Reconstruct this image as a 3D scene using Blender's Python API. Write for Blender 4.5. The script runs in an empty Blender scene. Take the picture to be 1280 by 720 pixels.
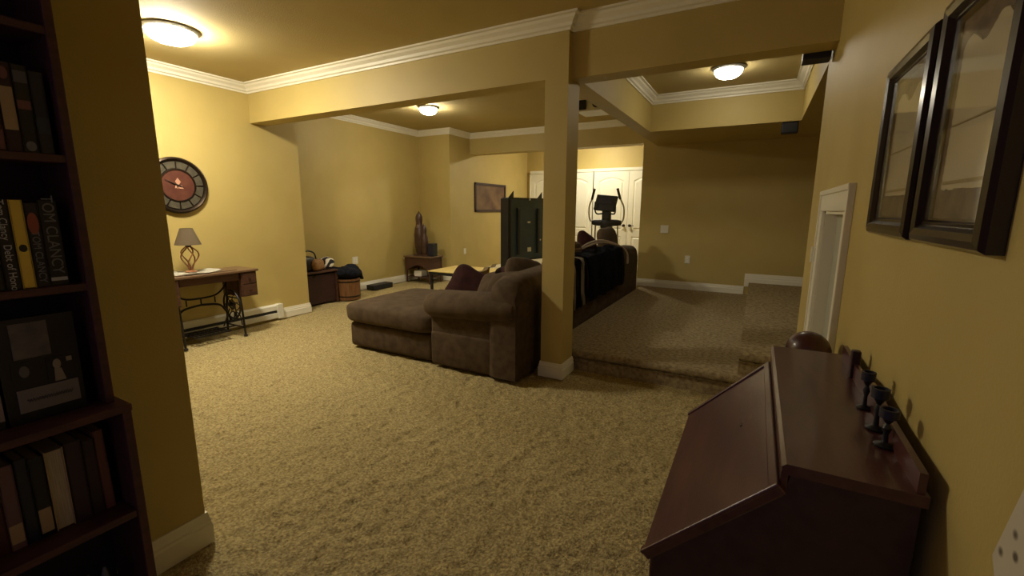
import bpy, bmesh, math, random
import numpy as np
from mathutils import Vector, Matrix
R = math.radians
rnd = random.Random(7)
sc = bpy.context.scene
COL = sc.collection

# ---------------------------------------------------------------- camera, world, exposure
cd = bpy.data.cameras.new('camera'); cam = bpy.data.objects.new('camera', cd); COL.objects.link(cam)
cd.sensor_width = 36; cd.lens = 36 * 554.3 / 1280; cd.clip_start = .03; cd.clip_end = 60
YAW, PITCH, ROLL = R(28.63), R(10.02), R(.27)
cam.location = (0, 0, 1.4)
cam.rotation_euler = (Matrix.Rotation(YAW, 3, 'Z') @ Matrix.Rotation(R(90) - PITCH, 3, 'X') @ Matrix.Rotation(ROLL, 3, 'Z')).to_euler()
sc.camera = cam
w = bpy.data.worlds.new('world'); sc.world = w; w.use_nodes = True
w.node_tree.nodes['Background'].inputs[0].default_value = (.36, .29, .42, 1)
w.node_tree.nodes['Background'].inputs[1].default_value = .2  # dim purple fill, added; enters through the open side behind the camera
vs = sc.view_settings
vs.view_transform = 'Standard'; vs.look = 'None'; vs.gamma = 1; vs.exposure = 1.25; vs.use_curve_mapping = False
LAMP_MAIN, LAMP_ALCOVE, LAMP_TRAY, LAMP_BACK = 108, 64, 16, 105
LAMP_COLOR = (1.0, .90, .70)

# ---------------------------------------------------------------- materials
def mat(name, col, rough=.6, metal=0, col2=None, scale=6, bump=0, bscale=60, detail=4, coat=0, spec=None, stretch=None, sheen=0, emit=None):
    m = bpy.data.materials.new(name); m.use_nodes = True
    nt = m.node_tree; b = nt.nodes['Principled BSDF']
    b.inputs['Base Color'].default_value = (*col, 1); b.inputs['Roughness'].default_value = rough; b.inputs['Metallic'].default_value = metal
    if coat: b.inputs['Coat Weight'].default_value = coat; b.inputs['Coat Roughness'].default_value = .12
    if spec is not None: b.inputs['Specular IOR Level'].default_value = spec
    if sheen: b.inputs['Sheen Weight'].default_value = sheen; b.inputs['Sheen Roughness'].default_value = .5; b.inputs['Sheen Tint'].default_value = (*[min(1, c * 2.2) for c in col], 1)
    tc = nt.nodes.new('ShaderNodeTexCoord'); mp = nt.nodes.new('ShaderNodeMapping'); nt.links.new(tc.outputs['Object'], mp.inputs[0])
    if stretch: mp.inputs['Scale'].default_value = stretch
    if col2:
        n = nt.nodes.new('ShaderNodeTexNoise'); n.inputs['Scale'].default_value = scale; n.inputs['Detail'].default_value = detail
        nt.links.new(mp.outputs[0], n.inputs['Vector'])
        r = nt.nodes.new('ShaderNodeValToRGB'); r.color_ramp.elements[0].position = .35; r.color_ramp.elements[1].position = .65
        r.color_ramp.elements[0].color = (*col, 1); r.color_ramp.elements[1].color = (*col2, 1)
        nt.links.new(n.outputs['Fac'], r.inputs[0]); nt.links.new(r.outputs[0], b.inputs['Base Color'])
    if bump:
        n2 = nt.nodes.new('ShaderNodeTexNoise'); n2.inputs['Scale'].default_value = bscale; n2.inputs['Detail'].default_value = 5
        nt.links.new(mp.outputs[0], n2.inputs['Vector'])
        bp = nt.nodes.new('ShaderNodeBump'); bp.inputs['Strength'].default_value = bump; bp.inputs['Distance'].default_value = .01
        nt.links.new(n2.outputs['Fac'], bp.inputs['Height']); nt.links.new(bp.outputs[0], b.inputs['Normal'])
    if emit:
        b.inputs['Emission Color'].default_value = (*emit[0], 1); b.inputs['Emission Strength'].default_value = emit[1]
    return m

WALL = mat('yellow_paint', (.50, .388, .130), .55, col2=(.53, .413, .143), scale=3, bump=.12, bscale=140)
CEIL = mat('tan_ceiling_paint', (.50, .40, .17), .8, col2=(.53, .425, .185), scale=2, bump=.2, bscale=90)
TRIM = mat('white_trim_paint', (.84, .81, .68), .4)
DOORW = mat('white_door_paint', (.84, .83, .70), .35)
DOORG = mat('grey_door_paint', (.42, .42, .34), .5)
CARPET = mat('shaggy_carpet', (.27, .205, .095), .95, col2=(.56, .46, .22), scale=75, bump=1.0, bscale=110, detail=8, spec=.1)
CARPET2 = mat('step_carpet', (.24, .18, .10), .95, col2=(.42, .34, .19), scale=34, bump=.9, bscale=110, detail=8, spec=.1)
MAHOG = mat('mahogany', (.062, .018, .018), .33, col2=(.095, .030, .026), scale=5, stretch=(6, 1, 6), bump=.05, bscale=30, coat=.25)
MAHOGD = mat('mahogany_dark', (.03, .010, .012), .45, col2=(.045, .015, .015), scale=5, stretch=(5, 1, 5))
SHELFW = mat('dark_cherry_shelf', (.055, .020, .024), .5, col2=(.085, .030, .032), scale=5, stretch=(8, 1, 8))
FRAMEB = mat('glossy_black_brown_frame', (.016, .008, .010), .22, coat=.3)
SOFA = mat('brown_chenille', (.066, .044, .026), .9, col2=(.095, .066, .040), scale=14, bump=.35, bscale=220, sheen=.15, spec=.15)
SOFAD = mat('brown_chenille_cushion', (.072, .049, .029), .9, col2=(.105, .074, .046), scale=10, bump=.35, bscale=200, sheen=.15, spec=.15)
MAROON = mat('maroon_velvet', (.028, .010, .010), .85, col2=(.045, .015, .014), scale=12, bump=.3, bscale=90, sheen=.12, spec=.15)
BLACKC = mat('black_navy_cloth', (.009, .010, .016), .95, col2=(.02, .022, .03), scale=25, bump=.6, bscale=120, spec=.1)
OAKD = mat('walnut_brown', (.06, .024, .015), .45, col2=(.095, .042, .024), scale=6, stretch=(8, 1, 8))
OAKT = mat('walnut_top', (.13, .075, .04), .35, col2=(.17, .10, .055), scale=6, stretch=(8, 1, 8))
CASTI = mat('black_cast_iron', (.018, .014, .012), .45, metal=.5)
LIGHTW = mat('golden_wood', (.78, .60, .20), .5, col2=(.84, .67, .27), scale=4, stretch=(1, 6, 1))
BLACKP = mat('black_plastic', (.012, .012, .014), .45)
DARKBL = mat('dark_blue_black', (.012, .012, .03), .5)
GREEN = mat('dark_green_board', (.026, .056, .085), .45, col2=(.032, .066, .10), scale=5)
CHROME = mat('grey_metal', (.45, .44, .40), .35, metal=.9)
BRONZE = mat('dark_bronze_metal', (.05, .035, .025), .35, metal=.8)
WHITEP = mat('white_plastic', (.75, .73, .62), .4)
CLOTHW = mat('white_linen', (.82, .80, .70), .9, bump=.5, bscale=120)
SHADEM = mat('taupe_lampshade', (.11, .08, .045), .9, bump=.3, bscale=200)
COPPER = mat('coppery_brown_branch', (.28, .11, .05), .45, col2=(.40, .18, .08), scale=20)
BUCKET = mat('brown_oak_bucket', (.16, .07, .025), .5, col2=(.24, .11, .04), scale=8, stretch=(8, 8, 1))
WICKER = mat('tan_wicker', (.38, .21, .08), .7, col2=(.25, .13, .05), scale=40, bump=.6, bscale=90)
SCULP = mat('brown_carved_wood', (.045, .022, .014), .4, col2=(.075, .038, .022), scale=8)
SCULPL = mat('grey_brown_carved_wood', (.15, .10, .07), .45)
GLASSL = bpy.data.materials.new('x'); bpy.data.materials.remove(GLASSL)

def lampmat(strength):
    m = bpy.data.materials.new('lit_frosted_glass'); m.use_nodes = True; nt = m.node_tree
    nt.nodes.remove(nt.nodes['Principled BSDF']); e = nt.nodes.new('ShaderNodeEmission')
    e.inputs[0].default_value = (*LAMP_COLOR, 1); e.inputs[1].default_value = strength
    nt.links.new(e.outputs[0], nt.nodes['Material Output'].inputs[0]); return m
def glassmat():
    m = bpy.data.materials.new('picture_glass'); m.use_nodes = True; nt = m.node_tree
    nt.nodes.remove(nt.nodes['Principled BSDF'])
    t = nt.nodes.new('ShaderNodeBsdfTransparent'); g = nt.nodes.new('ShaderNodeBsdfGlossy'); g.inputs['Roughness'].default_value = .06
    lw = nt.nodes.new('ShaderNodeLayerWeight'); lw.inputs[0].default_value = .5; pw = nt.nodes.new('ShaderNodeMath'); pw.operation = 'POWER'; pw.inputs[1].default_value = 5
    ml = nt.nodes.new('ShaderNodeMath'); ml.operation = 'MULTIPLY_ADD'; ml.inputs[1].default_value = .9; ml.inputs[2].default_value = .03; mx = nt.nodes.new('ShaderNodeMixShader')
    nt.links.new(lw.outputs['Facing'], pw.inputs[0]); nt.links.new(pw.outputs[0], ml.inputs[0]); nt.links.new(ml.outputs[0], mx.inputs[0])
    nt.links.new(t.outputs[0], mx.inputs[1]); nt.links.new(g.outputs[0], mx.inputs[2])
    nt.links.new(mx.outputs[0], nt.nodes['Material Output'].inputs[0]); return m
GLASS = glassmat()
def stripes(name, axis, scale, cols, rough=.9):
    """cols: list of (position, rgb) repeated along an object axis"""
    m = mat(name, cols[0][1], rough, bump=.5, bscale=130, spec=.1); nt = m.node_tree; b = nt.nodes['Principled BSDF']
    tc = nt.nodes.new('ShaderNodeTexCoord'); s = nt.nodes.new('ShaderNodeSeparateXYZ'); nt.links.new(tc.outputs['Object'], s.inputs[0])
    mu = nt.nodes.new('ShaderNodeMath'); mu.operation = 'MULTIPLY'; mu.inputs[1].default_value = scale
    fr = nt.nodes.new('ShaderNodeMath'); fr.operation = 'FRACT'
    nt.links.new(s.outputs[axis], mu.inputs[0]); nt.links.new(mu.outputs[0], fr.inputs[0])
    r = nt.nodes.new('ShaderNodeValToRGB'); r.color_ramp.interpolation = 'CONSTANT'
    while len(r.color_ramp.elements) < len(cols): r.color_ramp.elements.new(.5)
    for e, (p, c) in zip(r.color_ramp.elements, cols): e.position = p; e.color = (*c, 1)
    nt.links.new(fr.outputs[0], r.inputs[0]); nt.links.new(r.outputs[0], b.inputs['Base Color']); return m

# ---------------------------------------------------------------- mesh helpers
def box(bm, x0, x1, y0, y1, z0, z1, bev=0, seg=2, M=None):
    r = bmesh.ops.create_cube(bm, size=1)['verts']
    for v in r: v.co = Vector(((x0 + x1) / 2 + v.co.x * (x1 - x0), (y0 + y1) / 2 + v.co.y * (y1 - y0), (z0 + z1) / 2 + v.co.z * (z1 - z0)))
    if bev:
        es = list({e for v in r for e in v.link_edges})
        out = bmesh.ops.bevel(bm, geom=es, offset=bev, segments=seg, profile=.5, affect='EDGES')
        r = list({v for f in out['faces'] for v in f.verts} | {v for v in r if v.is_valid})
    if M is not None:
        for v in r: v.co = M @ v.co
    return r
def tube(bm, pts, rad, n=8, closed=False):
    pts = [Vector(p) for p in pts]; k = len(pts); rings = []
    rads = rad if isinstance(rad, (list, tuple)) else [rad] * k
    up = None
    for i, p in enumerate(pts):
        if closed: t = pts[(i + 1) % k] - pts[i - 1]
        else: t = pts[min(i + 1, k - 1)] - pts[max(i - 1, 0)]
        t = t.normalized() if t.length > 1e-9 else Vector((0, 0, 1))
        if up is None: up = t.orthogonal().normalized()
        up = (up - t * up.dot(t)); up = up.normalized() if up.length > 1e-6 else t.orthogonal().normalized()
        s = t.cross(up)
        rings.append([bm.verts.new(p + (up * math.cos(2 * math.pi * j / n) + s * math.sin(2 * math.pi * j / n)) * rads[i]) for j in range(n)])
    for i in range(k if closed else k - 1):
        a, b = rings[i], rings[(i + 1) % k]
        for j in range(n): bm.faces.new((a[j], a[(j + 1) % n], b[(j + 1) % n], b[j]))
    if not closed: bm.faces.new(rings[0][::-1]); bm.faces.new(rings[-1])
def smoothpts(ctrl, n=6):
    c = [Vector(p) for p in ctrl]; c = [c[0]] + c + [c[-1]]; out = []
    for i in range(1, len(c) - 2):
        p0, p1, p2, p3 = c[i - 1:i + 3]
        for k in range(n):
            t = k / n; out.append(.5 * ((2 * p1) + (p2 - p0) * t + (2 * p0 - 5 * p1 + 4 * p2 - p3) * t * t + (3 * p1 - p0 - 3 * p2 + p3) * t ** 3))
    out.append(c[-2]); return out
def circ(c, r, axis='z', n=24, r2=None):
    r2 = r2 or r; o = []
    for i in range(n):
        a = 2 * math.pi * i / n; u, v = r * math.cos(a), r2 * math.sin(a)
        o.append(Vector(c) + Vector({'z': (u, v, 0), 'y': (u, 0, v), 'x': (0, u, v)}[axis]))
    return o
def lathe(bm, prof, c=(0, 0, 0), n=24, axis='z', sx=1, sy=1):
    c = Vector(c); rings = []
    for r, z in prof:
        ring = []
        for j in range(n):
            a = 2 * math.pi * j / n; u, v = max(r, 1e-4) * math.cos(a) * sx, max(r, 1e-4) * math.sin(a) * sy
            ring.append(bm.verts.new(c + Vector({'z': (u, v, z), 'x': (z, u, v), 'y': (v, z, u)}[axis])))
        rings.append(ring)
    for a, b in zip(rings, rings[1:]):
        for j in range(n): bm.faces.new((a[j], a[(j + 1) % n], b[(j + 1) % n], b[j]))
    bm.faces.new(rings[0][::-1]); bm.faces.new(rings[-1])
def prism(bm, poly, axis, a, b):
    """poly of 2-D points extruded along axis from a to b; x:(y,z) y:(x,z) z:(x,y)"""
    def P(p, t): return {'x': (t, p[0], p[1]), 'y': (p[0], t, p[1]), 'z': (p[0], p[1], t)}[axis]
    A = [bm.verts.new(P(p, a)) for p in poly]; B = [bm.verts.new(P(p, b)) for p in poly]; n = len(poly)
    bm.faces.new(A); bm.faces.new(B[::-1])
    for i in range(n): bm.faces.new((A[i], B[i], B[(i + 1) % n], A[(i + 1) % n]))
def cushion(bm, c, s, rot=(0, 0, 0), e=.35, e2=.5, n=20, puff=0, noise=.0, seed=0):
    """superellipsoid pillow; s = half sizes, thin axis z before rotation"""
    from mathutils import noise as N
    M = Matrix.Translation(c) @ (Matrix.Rotation(rot[2], 4, 'Z') @ Matrix.Rotation(rot[1], 4, 'Y') @ Matrix.Rotation(rot[0], 4, 'X'))
    def p(v, k): return math.copysign(abs(v) ** k, v)
    rows = []
    for i in range(n + 1):
        ph = -math.pi / 2 + math.pi * i / n; row = []
        for j in range(2 * n):
            th = 2 * math.pi * j / (2 * n)
            q = Vector((p(math.cos(ph), e2) * p(math.cos(th), e), p(math.cos(ph), e2) * p(math.sin(th), e), p(math.sin(ph), e2)))
            if puff: q.z *= 1 - puff * (max(abs(q.x), abs(q.y)) ** 3)
            q = Vector((q.x * s[0], q.y * s[1], q.z * s[2]))
            if noise: q += q.normalized() * N.noise(q * 7 + Vector((seed, 0, 0))) * noise
            row.append(bm.verts.new(M @ q))
        rows.append(row)
    for a, b in zip(rows, rows[1:]):
        for j in range(2 * n): bm.faces.new((a[j], a[(j + 1) % (2 * n)], b[(j + 1) % (2 * n)], b[j]))
    bmesh.ops.remove_doubles(bm, verts=rows[0] + rows[-1], dist=1e-5)
def nb(): return bmesh.new()
def obj(name, bm, m, parent=None, smooth=False, world=True, label=None):
    bmesh.ops.recalc_face_normals(bm, faces=bm.faces)
    me = bpy.data.meshes.new(name); bm.to_mesh(me); bm.free()
    me.materials.append(m)
    if smooth:
        for p in me.polygons: p.use_smooth = True
        if smooth != 'all':
            try: me.set_sharp_from_angle(angle=R(38))
            except Exception: pass
    o = bpy.data.objects.new(name, me); COL.objects.link(o)
    if parent is not None:
        o.parent = parent
        if world:
            L = Vector((0, 0, 0)); q = parent
            while q is not None: L += q.location; q = q.parent
            me.transform(Matrix.Translation(-L))
    if label: o['label'] = label
    return o
def tag(o, label, cat, group=None):
    o['label'] = label; o['category'] = cat
    if group: o['group'] = group
    return o
def thing(name, label, cat, loc, rz=0, group=None):
    o = bpy.data.objects.new(name, None); COL.objects.link(o); o.empty_display_size = .1
    o.location = loc; o.rotation_euler = (0, 0, rz); return tag(o, label, cat, group)
def struct(name, bm, m, smooth=False):
    o = obj(name, bm, m, None, smooth); o['kind'] = 'structure'; return o
def origin(o, loc):
    """move a mesh's origin without moving the mesh"""
    o.data.transform(Matrix.Translation(-Vector(loc))); o.location = Vector(loc); return o
def sweep(path, prof, closed=False):
    """profile (d, z) swept along an xy path; d goes to the left of the path, mitred corners"""
    bm = nb(); n = len(path); rings = []
    for i in range(n):
        p = Vector(path[i]); a = Vector(path[i - 1]) if (i or closed) else None; b = Vector(path[(i + 1) % n]) if (i < n - 1 or closed) else None
        t1 = (p - a).normalized() if a is not None else None; t2 = (b - p).normalized() if b is not None else None
        t1 = t1 or t2; t2 = t2 or t1
        n1, n2 = Vector((-t1.y, t1.x)), Vector((-t2.y, t2.x)); m = (n1 + n2); m = m / max(m.length_squared / 2, .3)
        rings.append([bm.verts.new((p.x + m.x * d, p.y + m.y * d, z)) for d, z in prof])
    k = len(prof)
    for i in range(n if closed else n - 1):
        A, B = rings[i], rings[(i + 1) % n]
        for j in range(k): bm.faces.new((A[j], A[(j + 1) % k], B[(j + 1) % k], B[j]))
    if not closed: bm.faces.new(rings[0]); bm.faces.new(rings[-1][::-1])
    return bm
def crown(z, h=.10, d=.09):
    return [(0, z), (0, z - h), (.012, z - h), (.014, z - h + .016), (.030, z - h + .024), (.036, z - h + .045), (.062, z - .034), (.070, z - .018), (d, z - .014), (d, z)]
def base(z, h=.13):
    return [(0, z), (.017, z), (.017, z + h * .60), (.012, z + h * .66), (.014, z + h * .74), (.010, z + h * .82), (.007, z + h), (0, z + h)]

# ---------------------------------------------------------------- room shell
XL, XA, XB = -5.3, -6.0, -5.25      # clock wall, alcove wall, far side wall
XR, YR = .33, 3.83                  # right wall and its far end
YF = 7.33                           # far wall
def sbox(name, m, *b):
    bm = nb(); box(bm, *b); return struct(name, bm, m)
# carpeted floor: one displaced sheet, fine near the camera
xs = np.arange(-6.05, XR + .005, .0145)
ys = np.concatenate([np.arange(-.4, 4.2, .0145), np.arange(4.2, 10.45, .05)])
g = np.random.default_rng(3)
def blur(a, k):
    for ax in (0, 1):
        acc = np.zeros_like(a)
        for s in range(-k, k + 1): acc += np.roll(a, s, ax)
        a = acc / (2 * k + 1)
    return a
h = g.standard_normal((len(ys), len(xs)))
f = blur(h, 1); f /= f.std(); f2 = blur(g.standard_normal(h.shape), 4); f2 /= f2.std()
zz = -.008 + .0032 * f + .0022 * f2; zz = np.clip(zz, -.03, .008)
X, Y = np.meshgrid(xs, ys); co = np.stack([X + .003 * h, Y, zz], -1).reshape(-1, 3)
ny, nx = X.shape; idx = np.arange(nx * ny).reshape(ny, nx)
fc = np.stack([idx[:-1, :-1], idx[:-1, 1:], idx[1:, 1:], idx[1:, :-1]], -1).reshape(-1, 4)
me = bpy.data.meshes.new('floor'); me.vertices.add(len(co)); me.vertices.foreach_set('co', co.astype(np.float32).ravel())
me.loops.add(fc.size); me.loops.foreach_set('vertex_index', fc.astype(np.int32).ravel())
me.polygons.add(len(fc)); me.polygons.foreach_set('loop_start', np.arange(0, fc.size, 4, dtype=np.int32)); me.polygons.foreach_set('loop_total', np.full(len(fc), 4, dtype=np.int32))
me.polygons.foreach_set('use_smooth', np.ones(len(fc), dtype=bool)); me.update(calc_edges=True); me.validate(); me.materials.append(CARPET)
o = bpy.data.objects.new('floor', me); COL.objects.link(o); o['kind'] = 'structure'
sbox('floor_near', CARPET, -6.1, .45, -1.6, -.38, -.1, 0)

sbox('wall_left', WALL, -6.1, XL, -1.6, 3.9, -.05, 2.9)
sbox('wall_alcove', WALL, -6.12, XA, 3.9, 7.1, -.05, 3.0)
sbox('wall_side', WALL, -6.1, XB, 7.1, 10.5, -.05, 3.0)
sbox('wall_back', WALL, XB, -1.5, 10.4, 10.5, -.05, 3.0)
sbox('wall_closet_side', WALL, -1.66, -1.54, 7.45, 10.4, -.05, 3.0)
sbox('wall_far', WALL, -1.66, 2.3, YF, 7.45, -.05, 2.9)
sbox('wall_partition', WALL, -2.05, -1.93, -1.6, .85, -.05, 2.8)
sbox('wall_near', WALL, -6.1, -1.93, -1.7, -1.6, -.05, 2.9)  # left open right of the partition to let the added world fill in
bm = nb()   # right wall with the low doorway cut out
box(bm, XR, .45, -1.6, 2.31, -.05, 2.8); box(bm, XR, .45, 3.03, YR, -.05, 2.8); box(bm, XR, .45, 2.31, 3.03, 1.40, 2.8)
struct('wall_right', bm, WALL)
sbox('wall_stair_side', WALL, .45, 2.3, 3.71, YR, -.05, 2.5)
sbox('wall_stair_end', WALL, 2.2, 2.3, YR, YF, -.05, 2.5)
sbox('ceiling', CEIL, -5.4, .45, -1.6, 3.4, 2.8, 2.9)
sbox('ceiling_alcove', CEIL, -6.1, -1.45, 3.4, 10.5, 2.9, 3.0)
sbox('ceiling_tray', CEIL, -1.40, .45, 3.5, 6.05, 2.8, 2.95)
sbox('ceiling_low', WALL, -1.45, 2.3, 6.0, YF, 2.38, 2.9)
sbox('ceiling_stair', WALL, XR, 2.3, YR - .1, 6.0, 2.38, 2.8)
sbox('beam_front_left', WALL, XL, -1.33, 3.30, 3.50, 2.38, 2.9)
sbox('beam_front_right', WALL, -1.40, XR, 3.36, 3.54, 2.38, 2.8)
sbox('beam_tray_side', WALL, -1.45, -1.29, 3.54, 6.0, 2.38, 2.95)
sbox('beam_back', WALL, XB, -1.6, 7.8, 8.05, 2.5, 2.95)
sbox('column', WALL, -1.52, -1.33, 3.30, 3.54, -.05, 2.38)
# crown mouldings
struct('trim_1', sweep([(XL, 3.30), (XL, -1.6)], crown(2.8)), TRIM)
struct('trim_2', sweep([(-1.33, 3.36), (-1.33, 3.30), (XL, 3.30)], crown(2.8)), TRIM)
struct('trim_3', sweep([(XR, 3.36), (-1.33, 3.36)], crown(2.8)), TRIM)
struct('trim_4', sweep([(-1.46, 7.8), (XB, 7.8), (XB, 7.1), (XA, 7.1), (XA, 3.9)], crown(2.9)), TRIM)
struct('trim_5', sweep([(-1.29, 3.54), (XR, 3.54), (XR, 6.0), (-1.29, 6.0)], crown(2.8), closed=True), TRIM)
# baseboards
struct('baseboard_left', sweep([(XL - .7, 3.9), (XL, 3.9), (XL, 3.47)], base(0)), TRIM)
struct('baseboard_alcove', sweep([(XB, 10.4), (XB, 7.1), (XA, 7.1), (XA, 3.9)], base(0)), TRIM)
struct('baseboard_partition', sweep([(-2.05, .85), (-1.93, .85), (-1.93, -1.6)][::1], base(0, .14)), TRIM)
struct('baseboard_column', sweep([(-1.52, 3.30), (-1.33, 3.30), (-1.33, 3.54), (-1.52, 3.54)], [(-d, z) for d, z in base(0, .13)], closed=True), TRIM)
struct('baseboard_far', sweep([(-.09, YF), (-1.66, YF)], base(.18, .12)), TRIM)
struct('baseboard_step', sweep([(2.2, YF), (-.09, YF)], base(.30, .19)), TRIM)
struct('baseboard_right', sweep([(XR, -1.6), (XR, 2.2)], base(0)), TRIM)
# raised carpeted landing and the step above it, with rounded nosings
def landing(name, x0, x1, y0, y1, z0, z1, mm):
    bm = nb(); r = .035; poly = [(y1, z0), (y0 + .03, z0), (y0 + .03, z1 - 2 * r - .02), (y0 + .008, z1 - 2 * r)]
    for i in range(7):
        a = -math.pi / 2 - math.pi / 2 * 0 - math.pi * i / 6 * 1.0
        poly.append((y0 + r + r * math.cos(a - 0) * 1.0 if False else y0 + r - r * math.sin(math.pi * i / 6), z1 - r - r * math.cos(math.pi * i / 6)))
    poly.append((y1, z1)); prism(bm, poly, 'x', x0, x1)
    return obj(name, bm, mm, None, True)
o = landing('floor_landing', -1.58, 2.2, 3.57, YF, -.02, .18, CARPET2); o['kind'] = 'structure'
o = landing('floor_step', -.03, 2.2, 3.59, YF, .17, .36, CARPET2); o['kind'] = 'structure'
o = landing('floor_step_upper', .95, 2.2, 3.85, YF, .35, .54, CARPET2); o['kind'] = 'structure'

# ---------------------------------------------------------------- low door in the right wall
dr = thing('door_1', 'low grey door in white casing on the right-hand wall', 'door', (XR, 2.67, 0)); del dr['category']; dr['kind'] = 'structure'
bm = nb()
for y0, y1, z0, z1 in ((2.22, 2.31, 0, 1.40), (3.03, 3.12, 0, 1.40), (2.22, 3.12, 1.40, 1.49)):
    box(bm, XR - .018, XR, y0, y1, z0, z1, .004)
box(bm, XR - .028, XR, 2.205, 3.135, 1.485, 1.51, .003); box(bm, XR - .026, XR, 2.205, 2.225, 0, 1.49, .003); box(bm, XR - .026, XR, 3.115, 3.135, 0, 1.49, .003)
obj('casing', bm, TRIM, dr)
bm = nb(); box(bm, XR, .44, 2.31, 2.325, 0, 1.40); box(bm, XR, .44, 3.015, 3.03, 0, 1.40); box(bm, XR, .44, 2.31, 3.03, 1.385, 1.40); obj('jamb', bm, TRIM, dr)
bm = nb(); box(bm, .385, .42, 2.325, 3.015, .01, 1.385, .003); obj('door_slab', bm, DOORG, dr)
for z in (1.15, .3):
    bm = nb(); tube(bm, [(XR - .03, 3.128, z - .045), (XR - .03, 3.128, z + .045)], .008, 8); box(bm, XR - .024, XR - .016, 3.095, 3.13, z - .04, z + .04); obj('hinge', bm, WHITEP, dr)

# ---------------------------------------------------------------- closet doors on the back wall
def raised(bm, x0, x1, z0, z1, arch, y):
    """moulded panel on a face looking to -y"""
    for inset, d in ((0, .006), (.035, .0), (.055, .009)):
        pass
    def outline(i):
        a0, a1, b0, b1 = x0 + i, x1 - i, z0 + i, z1 - i; pts = [(a0, b0), (a1, b0), (a1, b1 - (arch if arch else 0))]
        if arch:
            for k in range(1, 10):
                t = k / 10; pts.append((a1 + (a0 - a1) * t, b1 - arch + arch * math.sin(math.pi * t)))
        pts.append((a0, b1 - (arch if arch else 0))); return pts
    rings = []
    for i, d in ((0, 0), (.012, .012), (.03, .012), (.05, -.004)):
        rings.append([bm.verts.new((px, y + d, pz)) for px, pz in outline(i)])
    for a, b in zip(rings, rings[1:]):
        n = len(a)
        for j in range(n): bm.faces.new((a[j], a[(j + 1) % n], b[(j + 1) % n], b[j]))
    bm.faces.new(rings[-1]); return [(v.co.x, v.co.z) for v in rings[0]]
def leaf(x0, x1, z1, y, parent):
    """door leaf: stile-and-rail face built around two moulded panels"""
    bm = nb(); m = .11
    pans = [(x0 + m, x1 - m, .95, z1 - .13, .09), (x0 + m, x1 - m, .22, .80, 0)]
    box(bm, x0, x1, y + .013, y + .04, .01, z1)
    box(bm, x0, x0 + m, y, y + .02, .01, z1); box(bm, x1 - m, x1, y, y + .02, .01, z1)
    box(bm, x0 + m, x1 - m, y, y + .02, .01, .22); box(bm, x0 + m, x1 - m, y, y + .02, .80, .95)
    a0, a1, zt = x0 + m, x1 - m, z1 - .13; poly = [(a0, z1), (a1, z1), (a1, zt - .09)] + [(a1 + (a0 - a1) * k / 10, zt - .09 + .09 * math.sin(math.pi * k / 10)) for k in range(1, 10)] + [(a0, zt - .09)]
    prism(bm, poly, 'y', y, y + .02)
    for p in pans: raised(bm, *p, y)
    return obj('door_leaf', bm, DOORW, parent)
def knob(x, z, y, parent):
    bm = nb(); lathe(bm, [(.030, 0), (.030, -.008), (.012, -.010), (.012, -.035), (.028, -.042), (.033, -.055), (.028, -.070), (.010, -.076)], (x, y, z), 16, 'y'); tube(bm, [(x, y - .05, z), (x - .10 * parent.get('side', 1), y - .055, z)], .007, 6)
    return obj('knob', bm, BRONZE, parent, True)
ZD = 2.28; YD = 10.37
for n, (x0, x1) in enumerate([(-5.12, -3.49), (-3.45, -1.82)], 2):
    d = thing('door_%d' % n, 'white panelled double closet door at back' if n == 3 else 'white closet door partly behind the post', 'door', ((x0 + x1) / 2, YD, 0)); del d['category']; d['kind'] = 'structure'
    xm = (x0 + x1) / 2
    a = leaf(x0, xm - .003, ZD, YD - .02, d); b = leaf(xm + .003, x1, ZD, YD - .02, d)
    a['side'] = 1; b['side'] = -1
    knob(xm - .07, 1.05, YD - .02, a); knob(xm + .07, 1.05, YD - .02, b)
    bm = nb(); box(bm, x0 - .02, x1 + .02, YD - .035, YD + .03, ZD + .005, ZD + .075, .006); obj('casing', bm, DOORW, d)
    bm = nb(); box(bm, x0 - .03, x0, YD - .03, YD + .03, 0, ZD); box(bm, x1, x1 + .03, YD - .03, YD + .03, 0, ZD); obj('jamb', bm, DOORW, d)

# ---------------------------------------------------------------- ceiling lamps
def lamp(x, y, z, label, L, r=.15):
    t = thing('ceiling_light', label, 'lamp', (x, y, z), 0, 'frosted ceiling lamps')
    bm = nb(); lathe(bm, [(r + .025, 0), (r + .03, -.012), (r + .012, -.028), (r, -.03)], (x, y, z), 32); obj('base_ring', bm, CHROME, t, True)
    bm = nb(); lathe(bm, [(r, -.03), (r * .97, -.05), (r * .85, -.075), (r * .62, -.095), (r * .3, -.106), (0, -.108)], (x, y, z), 24); obj('glass_dome', bm, lampmat(L), t, 'all')
    bm = nb(); lathe(bm, [(.012, -.105), (.014, -.115), (.006, -.128), (0, -.13)], (x, y, z), 12); obj('finial', bm, CHROME, t, True)
lamp(-4.22, 2.05, 2.8, 'bright ceiling lamp above the clock and sewing table', LAMP_MAIN, .17)
lamp(-4.45, 5.52, 2.9, 'lit ceiling lamp in the alcove left of the post', LAMP_ALCOVE, .13)
lamp(-.38, 5.16, 2.8, 'lit ceiling lamp in the recessed tray over the landing', LAMP_TRAY, .13)
lamp(-3.3, 9.3, 2.9, 'ceiling lamp in front of the closet doors, behind the back beam', LAMP_BACK, .13)

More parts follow.
